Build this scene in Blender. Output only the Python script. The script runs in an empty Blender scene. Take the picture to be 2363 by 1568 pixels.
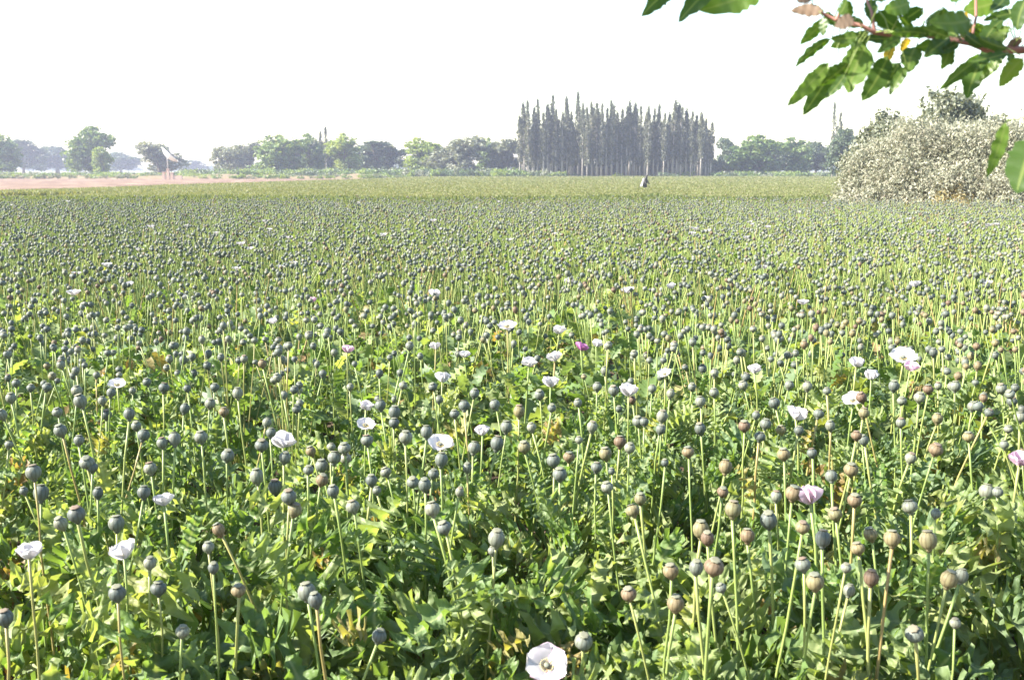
import bpy, math, random
import numpy as np
from mathutils import Vector, Matrix, Euler, noise as mnoise

R = math.radians
scene = bpy.context.scene
COL = scene.collection
rng = random.Random(11)
nrg = np.random.default_rng(11)

# ------------------------------------------------------------------ camera
CAM_H = 1.75
PITCH = R(9.71)
FPX = 995.6                       # focal length in pixels of a 1024 wide picture (35 mm on 36 mm)
cam_d = bpy.data.cameras.new('camera'); cam = bpy.data.objects.new('camera', cam_d); COL.objects.link(cam)
cam_d.lens = 35; cam_d.sensor_width = 36; cam_d.clip_start = 0.05; cam_d.clip_end = 6000
cam.location = (0, 0, CAM_H); cam.rotation_euler = (R(90) - PITCH, 0, 0)
cam_d.dof.use_dof = True; cam_d.dof.focus_distance = 4.2; cam_d.dof.aperture_fstop = 8.0
scene.camera = cam

# ------------------------------------------------------------------ sky, sun, exposure
SUN_EL, SUN_AZ = 35.0, -98.0      # azimuth from the view direction (+Y), negative = from the left
world = bpy.data.worlds.new('World'); scene.world = world; world.use_nodes = True
wt = world.node_tree; wt.nodes.clear()
sky = wt.nodes.new('ShaderNodeTexSky'); sky.sky_type = 'NISHITA'; sky.sun_disc = False
sky.sun_elevation = R(SUN_EL); sky.sun_rotation = R(SUN_AZ)
sky.altitude = 0; sky.air_density = 1.3; sky.dust_density = 0.3; sky.ozone_density = 0.8
bg = wt.nodes.new('ShaderNodeBackground'); bg.inputs['Strength'].default_value = 0.085
wo = wt.nodes.new('ShaderNodeOutputWorld')
wt.links.new(sky.outputs[0], bg.inputs['Color']); wt.links.new(bg.outputs[0], wo.inputs['Surface'])
sun_d = bpy.data.lights.new('sun', 'SUN'); sun = bpy.data.objects.new('sun', sun_d); COL.objects.link(sun)
sun_d.energy = 5.0; sun_d.angle = R(0.6); sun_d.color = (1.0, 0.93, 0.82)
az, el = R(SUN_AZ), R(SUN_EL)
to_sun = Vector((math.sin(az) * math.cos(el), math.cos(az) * math.cos(el), math.sin(el)))
sun.rotation_euler = to_sun.to_track_quat('Z', 'Y').to_euler()
vs = scene.view_settings
vs.view_transform = 'Standard'; vs.look = 'None'; vs.exposure = 2.25; vs.gamma = 1.0; vs.use_curve_mapping = False
scene.cycles.max_bounces = 6; scene.cycles.diffuse_bounces = 3; scene.cycles.transmission_bounces = 3
scene.cycles.transparent_max_bounces = 8; scene.cycles.volume_bounces = 1

# ------------------------------------------------------------------ picture helpers (2362 x 1568 picture units)
S = 1024 / 2362.0
FWD = Vector((0, math.cos(PITCH), -math.sin(PITCH))); UPV = Vector((0, math.sin(PITCH), math.cos(PITCH)))
def ray(dx, dy):
    u = (dx * S - 512) / FPX; v = (339.5 - dy * S) / FPX
    return FWD + Vector((1, 0, 0)) * u + UPV * v
def at_depth(dx, dy, Y):
    d = ray(dx, dy); return Vector((0, 0, CAM_H)) + d * (Y / d.y)
def at_height(dx, dy, z):
    d = ray(dx, dy); return Vector((0, 0, CAM_H)) + d * ((z - CAM_H) / d.z)
def project(p):
    q = Vector(p) - Vector((0, 0, CAM_H)); f = q.dot(FWD)
    return ((q.x / f * FPX + 512) / S, (339.5 - q.dot(UPV) / f * FPX) / S)

# ------------------------------------------------------------------ object helpers
def tag(o, label=None, cat=None, group=None, kind=None):
    if label: o['label'] = label
    if cat: o['category'] = cat
    if group: o['group'] = group
    if kind: o['kind'] = kind
    return o
def empty(name, loc=(0, 0, 0)):
    o = bpy.data.objects.new(name, None); o.empty_display_size = 0.1; COL.objects.link(o); o.location = loc; return o
def link(name, me, parent=None, loc=(0, 0, 0), rot=None, scale=None, mtx=None):
    o = bpy.data.objects.new(name, me); COL.objects.link(o)
    if parent: o.parent = parent
    if mtx is not None: o.matrix_local = mtx
    else:
        o.location = loc
        if rot is not None: o.rotation_euler = rot
        if scale is not None: o.scale = (scale, scale, scale) if isinstance(scale, (int, float)) else scale
    return o

class MB:
    """collects faces for one mesh: verts, faces, material index and a tint number per face"""
    def __init__(s): s.v = []; s.f = []; s.m = []; s.t = []
    def add(s, verts, faces, mat=0, tint=0.0, mtx=None):
        b = len(s.v)
        if mtx is not None: verts = [mtx @ Vector(q) for q in verts]
        s.v.extend([tuple(q) for q in verts])
        for f in faces: s.f.append(tuple(i + b for i in f)); s.m.append(mat); s.t.append(tint)
    def tube(s, pts, rad, sides=6, mat=0, tint=0.0, cap=True):
        pts = [Vector(p) for p in pts]; b = len(s.v); n = len(pts); ref = Vector((0.31, 0.83, 0.21)).normalized()
        for i, p in enumerate(pts):
            d = (pts[min(i + 1, n - 1)] - pts[max(i - 1, 0)]).normalized()
            a = d.cross(ref); a = a.normalized() if a.length > 1e-4 else d.orthogonal().normalized(); c = d.cross(a)
            r = rad[i] if hasattr(rad, '__len__') else rad
            for k in range(sides):
                q = 2 * math.pi * k / sides; s.v.append(tuple(p + a * (r * math.cos(q)) + c * (r * math.sin(q))))
        for i in range(n - 1):
            for k in range(sides):
                k2 = (k + 1) % sides
                s.f.append((b + i * sides + k, b + i * sides + k2, b + (i + 1) * sides + k2, b + (i + 1) * sides + k)); s.m.append(mat); s.t.append(tint)
        if cap:
            s.f.append(tuple(b + (n - 1) * sides + k for k in range(sides))); s.m.append(mat); s.t.append(tint)
            s.f.append(tuple(b + k for k in reversed(range(sides)))); s.m.append(mat); s.t.append(tint)
    def quads(s, P, tint=None, mat=0):
        """P: array N x 4 x 3"""
        b = len(s.v); N = len(P)
        s.v.extend(map(tuple, P.reshape(-1, 3).tolist()))
        s.f.extend([(b + 4 * i, b + 4 * i + 1, b + 4 * i + 2, b + 4 * i + 3) for i in range(N)])
        s.m.extend([mat] * N); s.t.extend([0.0] * N if tint is None else list(map(float, tint)))
    def mesh(s, name, mats, smooth=True):
        me = bpy.data.meshes.new(name); me.from_pydata(s.v, [], s.f)
        for m in (mats if isinstance(mats, (list, tuple)) else [mats]): me.materials.append(m)
        me.polygons.foreach_set('material_index', np.array(s.m, dtype=np.int32))
        if smooth: me.polygons.foreach_set('use_smooth', np.ones(len(s.f), dtype=bool))
        a = me.attributes.new('tint', 'FLOAT', 'FACE'); a.data.foreach_set('value', np.array(s.t, dtype=np.float32))
        me.update(); return me

# ------------------------------------------------------------------ materials
def new_mat(name):
    m = bpy.data.materials.new(name); m.use_nodes = True; nt = m.node_tree; nt.nodes.clear()
    out = nt.nodes.new('ShaderNodeOutputMaterial'); return m, nt, out
def rampnode(nt, stops):
    r = nt.nodes.new('ShaderNodeValToRGB'); e = r.color_ramp.elements
    while len(e) < len(stops): e.new(0.5)
    for i, (p, c) in enumerate(stops): e[i].position = p; e[i].color = (*c, 1)
    return r
def varied(nt):
    """a number in 0..1 that differs from object to object and from face to face"""
    at = nt.nodes.new('ShaderNodeAttribute'); at.attribute_name = 'tint'
    oi = nt.nodes.new('ShaderNodeObjectInfo')
    ad = nt.nodes.new('ShaderNodeMath'); ad.operation = 'ADD'; nt.links.new(at.outputs['Fac'], ad.inputs[0]); nt.links.new(oi.outputs['Random'], ad.inputs[1])
    fr = nt.nodes.new('ShaderNodeMath'); fr.operation = 'FRACT'; nt.links.new(ad.outputs[0], fr.inputs[0])
    return fr
def leaf_mat(name, stops, trans=0.35, crinkle=0.0, ribcol=None, tmul=(1.6, 1.5, 0.55), rough=0.5, spec=0.35, mottle=0.0, mscale=40.0, mcol=(0.3, 0.24, 0.08)):
    m, nt, out = new_mat(name); L = nt.links.new
    fr = varied(nt); rp = rampnode(nt, stops); L(fr.outputs[0], rp.inputs[0]); col = rp.outputs[0]
    if mottle:
        tc = nt.nodes.new('ShaderNodeTexCoord'); nz = nt.nodes.new('ShaderNodeTexNoise'); nz.inputs['Scale'].default_value = mscale; nz.inputs['Detail'].default_value = 3
        L(tc.outputs['Object'], nz.inputs['Vector'])
        r2 = rampnode(nt, [(0.5, (0, 0, 0)), (0.75, (1, 1, 1))]); L(nz.outputs['Fac'], r2.inputs[0])
        mm = nt.nodes.new('ShaderNodeMath'); mm.operation = 'MULTIPLY'; mm.inputs[1].default_value = mottle; L(r2.outputs[0], mm.inputs[0])
        mx = nt.nodes.new('ShaderNodeMixRGB'); L(mm.outputs[0], mx.inputs[0]); L(col, mx.inputs[1]); mx.inputs[2].default_value = (*mcol, 1); col = mx.outputs[0]
    if ribcol:
        av = nt.nodes.new('ShaderNodeAttribute'); av.attribute_name = 'midrib'; r3 = rampnode(nt, [(0.84, (0, 0, 0)), (0.97, (.8, .8, .8))]); L(av.outputs['Fac'], r3.inputs[0])
        m3 = nt.nodes.new('ShaderNodeMixRGB'); L(r3.outputs[0], m3.inputs[0]); L(col, m3.inputs[1]); m3.inputs[2].default_value = (*ribcol, 1); col = m3.outputs[0]
    p = nt.nodes.new('ShaderNodeBsdfPrincipled'); p.inputs['Roughness'].default_value = rough; p.inputs['Specular IOR Level'].default_value = spec
    L(col, p.inputs['Base Color'])
    if crinkle:
        tc2 = nt.nodes.new('ShaderNodeTexCoord'); nb = nt.nodes.new('ShaderNodeTexNoise'); nb.inputs['Scale'].default_value = 7.0; nb.inputs['Detail'].default_value = 1
        L(tc2.outputs['Object'], nb.inputs['Vector']); bp = nt.nodes.new('ShaderNodeBump'); bp.inputs['Strength'].default_value = crinkle; bp.inputs['Distance'].default_value = .12
        L(nb.outputs['Fac'], bp.inputs['Height']); L(bp.outputs[0], p.inputs['Normal'])
    t = nt.nodes.new('ShaderNodeBsdfTranslucent'); mu = nt.nodes.new('ShaderNodeMixRGB'); mu.blend_type = 'MULTIPLY'; mu.inputs[0].default_value = 1
    L(col, mu.inputs[1]); mu.inputs[2].default_value = (*tmul, 1); L(mu.outputs[0], t.inputs['Color'])
    mix = nt.nodes.new('ShaderNodeMixShader'); mix.inputs[0].default_value = trans
    L(p.outputs[0], mix.inputs[1]); L(t.outputs[0], mix.inputs[2]); L(mix.outputs[0], out.inputs['Surface'])
    return m
def solid_mat(name, stops, rough=0.6, spec=0.3, nscale=30.0, namt=0.25, ncol=(0.3, 0.22, 0.12), bump=0.0, bscale=60.0, varyby=True, ribs=0.0):
    m, nt, out = new_mat(name); L = nt.links.new
    rp = rampnode(nt, stops)
    tc = nt.nodes.new('ShaderNodeTexCoord'); nz = nt.nodes.new('ShaderNodeTexNoise'); nz.inputs['Scale'].default_value = nscale; nz.inputs['Detail'].default_value = 4
    L(tc.outputs['Object'], nz.inputs['Vector'])
    if varyby: L(varied(nt).outputs[0], rp.inputs[0])
    else: L(nz.outputs['Fac'], rp.inputs[0])
    r2 = rampnode(nt, [(0.48, (0, 0, 0)), (0.7, (1, 1, 1))]); L(nz.outputs['Fac'], r2.inputs[0])
    mm = nt.nodes.new('ShaderNodeMath'); mm.operation = 'MULTIPLY'; mm.inputs[1].default_value = namt; L(r2.outputs[0], mm.inputs[0])
    mx = nt.nodes.new('ShaderNodeMixRGB'); L(mm.outputs[0], mx.inputs[0]); L(rp.outputs[0], mx.inputs[1]); mx.inputs[2].default_value = (*ncol, 1)
    p = nt.nodes.new('ShaderNodeBsdfPrincipled'); p.inputs['Roughness'].default_value = rough; p.inputs['Specular IOR Level'].default_value = spec
    if ribs:
        sx = nt.nodes.new('ShaderNodeSeparateXYZ'); L(tc.outputs['Object'], sx.inputs[0])
        an = nt.nodes.new('ShaderNodeMath'); an.operation = 'ARCTAN2'; L(sx.outputs['Y'], an.inputs[0]); L(sx.outputs['X'], an.inputs[1])
        ml = nt.nodes.new('ShaderNodeMath'); ml.operation = 'MULTIPLY'; ml.inputs[1].default_value = 11; L(an.outputs[0], ml.inputs[0])
        si = nt.nodes.new('ShaderNodeMath'); si.operation = 'SINE'; L(ml.outputs[0], si.inputs[0])
        rr_ = rampnode(nt, [(0.55, (1, 1, 1)), (0.95, (1 - ribs, 1 - ribs * 1.1, 1 - ribs * 1.2))]); ma = nt.nodes.new('ShaderNodeMath'); ma.operation = 'MULTIPLY_ADD'; ma.inputs[1].default_value = .5; ma.inputs[2].default_value = .5
        L(si.outputs[0], ma.inputs[0]); L(ma.outputs[0], rr_.inputs[0]); m4 = nt.nodes.new('ShaderNodeMixRGB'); m4.blend_type = 'MULTIPLY'; m4.inputs[0].default_value = 1
        L(mx.outputs[0], m4.inputs[1]); L(rr_.outputs[0], m4.inputs[2]); mx = m4
    L(mx.outputs[0], p.inputs['Base Color'])
    if bump:
        nb = nt.nodes.new('ShaderNodeTexNoise'); nb.inputs['Scale'].default_value = bscale; nb.inputs['Detail'].default_value = 5; L(tc.outputs['Object'], nb.inputs['Vector'])
        bp = nt.nodes.new('ShaderNodeBump'); bp.inputs['Strength'].default_value = bump; L(nb.outputs['Fac'], bp.inputs['Height']); L(bp.outputs[0], p.inputs['Normal'])
    L(p.outputs[0], out.inputs['Surface']); return m

M_LEAF = leaf_mat('poppy_leaf', [(0.0, (0.085, 0.145, 0.038)), (0.22, (0.12, 0.185, 0.058)), (0.42, (0.115, 0.17, 0.092)), (0.62, (0.175, 0.225, 0.092)), (0.90, (0.225, 0.27, 0.115)),
                                 (0.965, (0.22, 0.235, 0.085)), (0.98, (0.24, 0.19, 0.08)), (1.0, (0.20, 0.13, 0.06))],
                  trans=0.42, tmul=(1.75, 1.75, 0.62), rough=0.5, spec=0.3, crinkle=0.3, ribcol=(.26, .30, .14), mottle=0.4, mscale=9.0, mcol=(0.165, 0.22, 0.085))
M_STEM = leaf_mat('poppy_stem', [(0.0, (0.16, 0.22, 0.06)), (0.5, (0.22, 0.28, 0.08)), (0.9, (0.26, 0.27, 0.09)), (1.0, (0.28, 0.20, 0.08))], trans=0.12, rough=0.45, spec=0.4)
M_POD = solid_mat('poppy_pod', [(0.0, (0.075, 0.09, 0.082)), (0.4, (0.108, 0.125, 0.108)), (0.7, (0.145, 0.16, 0.128)), (1.0, (0.19, 0.198, 0.148))], rough=0.55, spec=0.3, nscale=2.6, namt=0.5, ncol=(0.085, 0.075, 0.055), ribs=0.28)
M_PODB = solid_mat('poppy_pod_brown', [(0.0, (0.16, 0.155, 0.085)), (0.4, (0.185, 0.16, 0.085)), (0.75, (0.155, 0.115, 0.072)), (1.0, (0.115, 0.078, 0.055))], rough=0.6, spec=0.25, nscale=2.6, namt=0.6, ncol=(0.075, 0.05, 0.035), ribs=0.3)
M_CROWN = solid_mat('pod_crown', [(0.0, (0.12, 0.13, 0.10)), (0.7, (0.155, 0.155, 0.11)), (1.0, (0.15, 0.105, 0.08))], rough=0.7, spec=0.2, nscale=90, namt=0.15)
M_PETW = leaf_mat('petal_white', [(0.0, (0.60, 0.585, 0.595)), (1.0, (0.66, 0.61, 0.635))], trans=0.4, tmul=(1, 1, 1), rough=0.6, spec=0.2)
M_PETP = leaf_mat('petal_pink', [(0.0, (0.60, 0.43, 0.53)), (1.0, (0.64, 0.50, 0.57))], trans=0.4, tmul=(1, .95, 1), rough=0.6, spec=0.2)
M_PETM = leaf_mat('petal_magenta', [(0.0, (0.45, 0.17, 0.38)), (1.0, (0.48, 0.2, 0.40))], trans=0.4, tmul=(1, 1, 1), rough=0.6, spec=0.2)
M_STAMEN = solid_mat('stamens', [(0.0, (0.62, 0.52, 0.20)), (1.0, (0.66, 0.58, 0.28))], rough=0.7)
M_DRY = leaf_mat('dry_leaf', [(0.0, (0.30, 0.20, 0.10)), (0.4, (0.36, 0.27, 0.15)), (0.8, (0.22, 0.12, 0.06)), (1.0, (0.40, 0.22, 0.08))], trans=0.2, tmul=(1.2, 1, .7), rough=0.75, spec=0.15)
M_WEED = leaf_mat('weed_leaf', [(0.0, (0.10, 0.19, 0.03)), (0.5, (0.16, 0.24, 0.05)), (0.85, (0.22, 0.27, 0.07)), (1.0, (0.3, 0.2, 0.08))], trans=0.4)
M_SOIL = solid_mat('soil', [(0.3, (0.07, 0.05, 0.038)), (0.7, (0.12, 0.088, 0.064))], rough=0.95, spec=0.1, nscale=3.0, namt=0.3, ncol=(0.09, 0.07, 0.05), bump=0.6, bscale=25, varyby=False)

# ------------------------------------------------------------------ ground and far fields
def sheet(name, pts, z, mat, label_kind='structure', n=1):
    mb = MB(); mb.add([(x, y, z) for x, y in pts], [tuple(range(len(pts)))])
    o = link(name, mb.mesh(name, mat)); tag(o, kind=label_kind); return o
mb = MB(); N = 96; mb.add([(3500 * math.cos(2 * math.pi * i / N), 3500 * math.sin(2 * math.pi * i / N), 0) for i in range(N)], [tuple(range(N))])
M_FARG = solid_mat('far_ground', [(0.3, (0.10, 0.11, 0.045)), (0.7, (0.15, 0.14, 0.07))], rough=0.95, spec=0.05, nscale=0.05, namt=0.3, ncol=(0.26, 0.2, 0.12), varyby=False)
gr = link('ground', mb.mesh('ground', M_FARG)); tag(gr, 'flat farmland reaching to the horizon', kind='structure')
# tilled soil the poppies stand in: a gently lumpy sheet
mb = MB(); nx, ny = 90, 70
for j in range(ny + 1):
    for i in range(nx + 1):
        x = -20 + 40 * i / nx; y = -3 + 36 * (j / ny) ** 1.6
        mb.v.append((x, y, 0.02 + 0.035 * mnoise.noise(Vector((x * 1.7, y * 1.7, 0))) + 0.012))
for j in range(ny):
    for i in range(nx):
        a = j * (nx + 1) + i; mb.f.append((a, a + 1, a + nx + 2, a + nx + 1)); mb.m.append(0); mb.t.append(0)
so = link('field_soil', mb.mesh('field_soil', M_SOIL)); tag(so, 'dark tilled soil under the poppies', kind='structure')

M_PLOUGH = solid_mat('ploughed_soil', [(0.25, (0.125, 0.082, 0.060)), (0.75, (0.185, 0.128, 0.098))], rough=0.95, spec=0.05, nscale=0.35, namt=0.45, ncol=(0.33, 0.25, 0.17), varyby=False)
mb = MB(); nx, ny = 60, 180
def soil_edge(y): return -32 + (y - 78) / (176 - 78) * 12.5
for j in range(ny + 1):
    y = 62 + (178 - 62) * j / ny; xr = soil_edge(y)
    for i in range(nx + 1):
        x = xr - 140 * (i / nx)
        mb.v.append((x, y, 0.06 + 0.07 * math.sin(y * 3.1 + 0.6 * mnoise.noise(Vector((x * .05, y * .05, 3)))) + 0.10 * mnoise.noise(Vector((x * .9, y * .9, 1)))))
for j in range(ny):
    for i in range(nx):
        a = j * (nx + 1) + i; mb.f.append((a, a + nx + 1, a + nx + 2, a + 1)); mb.m.append(0); mb.t.append(0)
pl = link('ploughed_field', mb.mesh('ploughed_field', M_PLOUGH)); tag(pl, 'bare pinkish brown ploughed strip beyond the poppies', kind='structure')

def ridge(name, x0, x1, y, h, w, mat, label, seed=0, n=120):
    mb = MB(); k = 9
    for i in range(n + 1):
        x = x0 + (x1 - x0) * i / n; hh = h * (0.75 + 0.5 * mnoise.noise(Vector((x * .12, seed, 0))) + 0.25 * mnoise.noise(Vector((x * .7, seed, 1))))
        ends = min(1, i / 8, (n - i) / 8)
        for j in range(k):
            t = j / (k - 1) * 2 - 1
            mb.v.append((x, y + w * t + 0.8 * mnoise.noise(Vector((x * .1, seed + 3, 0))), -0.05 + max(0, ends) * hh * (1 - t * t) ** 0.8 + 0.05))
    for i in range(n):
        for j in range(k - 1):
            a = i * k + j; mb.f.append((a, a + k, a + k + 1, a + 1)); mb.m.append(0); mb.t.append(0)
    o = link(name, mb.mesh(name, mat)); tag(o, label, kind='structure'); return o
M_BANK = solid_mat('bank_earth', [(0.3, (0.20, 0.155, 0.095)), (0.7, (0.15, 0.105, 0.068))], rough=0.95, spec=0.05, nscale=0.5, namt=0.5, ncol=(0.17, 0.17, 0.08), varyby=False)
ridge('earth_bank', -150, -16, 181, 0.75, 2.5, M_BANK, 'low pale earth bank behind the ploughed strip', 2)
ridge('field_bund', -130, -20, 190, 0.9, 1.5, M_BANK, 'second low bund of dry earth at the foot of the trees', 7)

# ------------------------------------------------------------------ geometry-node scatter for what nobody could count
def scatter(name, pts, var, rotz, scl, protos, kind='stuff', label=None, tilt=None):
    me = bpy.data.meshes.new(name); pts = np.asarray(pts, dtype=np.float32); n = len(pts)
    me.vertices.add(n); me.vertices.foreach_set('co', pts.ravel())
    a = me.attributes.new('var', 'INT', 'POINT'); a.data.foreach_set('value', np.asarray(var, dtype=np.int32))
    rot = np.zeros((n, 3), dtype=np.float32); rot[:, 2] = rotz
    if tilt is not None: rot[:, :2] = tilt
    a = me.attributes.new('rot', 'FLOAT_VECTOR', 'POINT'); a.data.foreach_set('vector', rot.ravel())
    s3 = np.asarray(scl, dtype=np.float32); s3 = np.repeat(s3[:, None], 3, 1) if s3.ndim == 1 else s3
    a = me.attributes.new('scl', 'FLOAT_VECTOR', 'POINT'); a.data.foreach_set('vector', s3.ravel())
    coll = bpy.data.collections.new(name + '_kinds')
    for i, pm in enumerate(protos):
        coll.objects.link(bpy.data.objects.new('%s_kind_%02d' % (name, i), pm))
    ng = bpy.data.node_groups.new(name + '_scatter', 'GeometryNodeTree')
    ng.interface.new_socket('Geometry', in_out='INPUT', socket_type='NodeSocketGeometry'); ng.interface.new_socket('Geometry', in_out='OUTPUT', socket_type='NodeSocketGeometry')
    gi = ng.nodes.new('NodeGroupInput'); go = ng.nodes.new('NodeGroupOutput')
    ip = ng.nodes.new('GeometryNodeInstanceOnPoints'); ci = ng.nodes.new('GeometryNodeCollectionInfo')
    ci.inputs['Collection'].default_value = coll; ci.inputs['Separate Children'].default_value = True; ci.inputs['Reset Children'].default_value = True
    def named(nm, ty):
        x = ng.nodes.new('GeometryNodeInputNamedAttribute'); x.data_type = ty; x.inputs['Name'].default_value = nm; return x.outputs['Attribute']
    L = ng.links.new
    L(gi.outputs[0], ip.inputs['Points']); L(ci.outputs[0], ip.inputs['Instance']); ip.inputs['Pick Instance'].default_value = True
    L(named('var', 'INT'), ip.inputs['Instance Index']); L(named('rot', 'FLOAT_VECTOR'), ip.inputs['Rotation']); L(named('scl', 'FLOAT_VECTOR'), ip.inputs['Scale'])
    L(ip.outputs[0], go.inputs[0])
    o = link(name, me); md = o.modifiers.new('scatter', 'NODES'); md.node_group = ng
    tag(o, label, kind=kind); return o

# ------------------------------------------------------------------ leaf shapes
def leaf_shape(r, n=15, width=0.5, ovate=False, tooth=0.4, ruffle=0.08, droop=0.9, fold=0.25, tip=1.0, base=0.45, cols=5, lobes=4.2):
    """a lobed, wavy leaf of length 1 along +X (root at the origin), drooping towards -Z"""
    us = [-1, -0.5, 0, 0.5, 1] if cols == 5 else [-1, 0, 1]
    ph = r.uniform(0, 6.28); ph2 = r.uniform(0, 6.28); tw = r.uniform(-0.5, 0.5); bend = r.uniform(-0.25, 0.25)
    verts = []; x = z = 0.0; prev = 0
    for i in range(n + 1):
        t = i / n; a = droop * (t ** 1.3) - 0.15
        x += math.cos(a) / n * (1 if i else 0); z -= math.sin(a) / n * (1 if i else 0)
        env = (base + (1 - base) * math.sin(math.pi * min(1, t * 1.12) ** 0.85 * 0.5 + 0.0)) if t < 0.45 else None
        e = math.sin(math.pi * (0.12 + 0.88 * t) ** 0.9) ** 0.75 if t < 0.999 else 0.0
        if ovate: e = (max(t, 0.0) ** .55) * (max(1 - t, 0.0) ** .8) / .545
        else: e = max(e, base * (1 - t) ** 2)
        for u in us:
            side = 1 if u > 0 else -1
            w = width * 0.5 * e
            if abs(u) == 1:
                lob = 0.5 + 0.5 * math.cos(2 * math.pi * lobes * t + (0.6 if side > 0 else 0) + ph2)
                w *= (1 - tooth * 0.42 * lob) * (1 - tooth * 0.40 * (i % 2)) * r.uniform(0.88, 1.12)
            y = u * w
            zz = fold * abs(u) * w + ruffle * (u * u) * math.sin(2 * math.pi * 4.2 * t + ph + (1.7 if side > 0 else 0)) * (0.4 + e)
            xx = 0.05 * abs(u) * (1 - t)
            c, s_ = math.cos(tw * t), math.sin(tw * t)
            y, zz = y * c - zz * s_, y * s_ + zz * c
            verts.append((x + math.sin(a) * zz + xx, y + bend * t * t, z + math.cos(a) * zz))
    k = len(us); faces = [(i * k + j, i * k + j + 1, (i + 1) * k + j + 1, (i + 1) * k + j) for i in range(n) for j in range(k - 1)]
    return verts, faces
def leaf_mesh(name, mat, r, **kw):
    mb = MB(); v, f = leaf_shape(r, **kw); mb.add(v, f); me = mb.mesh(name, mat)
    a = me.attributes.new('midrib', 'FLOAT', 'POINT'); a.data.foreach_set('value', np.tile(np.array([0, .5, 1, .5, 0], dtype=np.float32), len(v) // 5)); return me
lr = random.Random(5)
POPPY_LEAVES = [leaf_mesh('poppy_leaf_shape', M_LEAF, lr, n=34, width=lr.uniform(0.46, 0.62), tooth=lr.uniform(0.7, 1.0), ruffle=lr.uniform(0.13, 0.25), droop=lr.uniform(0.2, 1.7), fold=lr.uniform(0.1, 0.5), lobes=lr.uniform(4.0, 6.2)) for _ in range(16)]

# ------------------------------------------------------------------ poppy heads
def lathe(mb, prof, sides, mat=0, tint=0.0, rib=0.0, top=True):
    b = len(mb.v)
    for r_, z in prof:
        for k in range(sides):
            q = 2 * math.pi * k / sides; rr = r_ * (1 + (rib if k % 2 else -rib)); mb.v.append((rr * math.cos(q), rr * math.sin(q), z))
    for i in range(len(prof) - 1):
        for k in range(sides):
            k2 = (k + 1) % sides; mb.f.append((b + i * sides + k, b + i * sides + k2, b + (i + 1) * sides + k2, b + (i + 1) * sides + k)); mb.m.append(mat); mb.t.append(tint)
    if top: mb.f.append(tuple(b + (len(prof) - 1) * sides + k for k in range(sides))); mb.m.append(mat); mb.t.append(tint)
def pod_profile(sq):
    return [(0.10, -0.10), (0.15, 0.0), (0.20, 0.025), (0.16, 0.07), (0.31, 0.15 * sq), (0.44, 0.31 * sq), (0.50, 0.52 * sq), (0.475, 0.72 * sq), (0.36, 0.89 * sq), (0.20, 0.985 * sq)]
def pod_into(mb, sq, mats=(0, 1), sides=14, tint=0.0, mtx=None):
    m2 = MB(); lathe(m2, pod_profile(sq), sides, 0, tint, 0.012)
    m3 = MB(); crown_into(m3, sq, sides)
    for src, mi in ((m2, mats[0]), (m3, mats[1])): mb.add(src.v, src.f, mi, tint, mtx)
def crown_into(mb, sq, sides=14):
    z = 0.985 * sq; lathe(mb, [(0.17, z - 0.02), (0.20, z + 0.015), (0.29, z + 0.04), (0.28, z + 0.065), (0.16, z + 0.085), (0.05, z + 0.08)], sides, 0, 0.0, 0.11)
def pod_mesh(sq, mat, full, sides=14):
    mb = MB()
    if full: pod_into(mb, sq, (0, 1), sides)
    else: lathe(mb, pod_profile(sq), sides, 0, 0, 0.012)
    return mb.mesh('seed_pod_shape', [mat, M_CROWN] if full else mat)
SQS = [0.84, 0.92, 1.0, 1.12]
POD_G = [pod_mesh(s, M_POD, False) for s in SQS]; POD_B = [pod_mesh(s, M_PODB, False) for s in SQS]
PODF_G = [pod_mesh(s, M_POD, True, 10) for s in SQS]; PODF_B = [pod_mesh(s, M_PODB, True, 10) for s in SQS]
CROWNS = []
for s in SQS:
    mb = MB(); crown_into(mb, s); CROWNS.append(mb.mesh('crown_shape', M_CROWN))
def petal_shape(r, cup):
    """petal of length 1, root at origin, rising along +Z and out along +X; cup 0 = flat open, 1 = upright"""
    verts = []; n, m = 6, 6; ph = r.uniform(0, 6)
    for i in range(n + 1):
        t = i / n; w = 0.16 + 0.62 * math.sin(math.pi * 0.5 * min(1, t * 1.25)) ** 0.9
        if t > 0.8: w *= 1 - 0.35 * ((t - 0.8) / 0.2) ** 2
        el = cup * 1.35 + (0.25 * (1 - cup)) - 0.55 * (1 - cup) * t + cup * 0.25 * t
        for j in range(m + 1):
            u = j / m * 2 - 1; ww = w * u
            tt = t * (1 - 0.16 * u * u)
            out = tt * math.cos(el) ; up = tt * math.sin(el) + 0.10 * u * u * t + 0.05 * math.sin(5 * u + ph) * t * t
            curv = -0.18 * u * u * cup * (0.5 + t)
            verts.append((0.05 + out + curv, ww, up + 0.03 * r.uniform(-1, 1) * t))
    k = m + 1; faces = [(i * k + j, i * k + j + 1, (i + 1) * k + j + 1, (i + 1) * k + j) for i in range(n) for j in range(m)]
    return verts, faces
pr = random.Random(8)
def petals(mat, cup): 
    out = []
    for _ in range(3):
        mb = MB(); mb.add(*petal_shape(pr, cup)); out.append(mb.mesh('petal_shape', mat))
    return out
PET = {(c, k): petals(m, cp) for c, m in (('white', M_PETW), ('pink', M_PETP), ('magenta', M_PETM)) for k, cp in (('open', 0.42), ('cup', 0.86), ('half', 0.68))}
mb = MB(); lathe(mb, [(0.06, 0), (0.10, 0.1), (0.13, 0.2), (0.10, 0.28), (0.14, 0.3), (0.05, 0.32)], 10)
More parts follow.
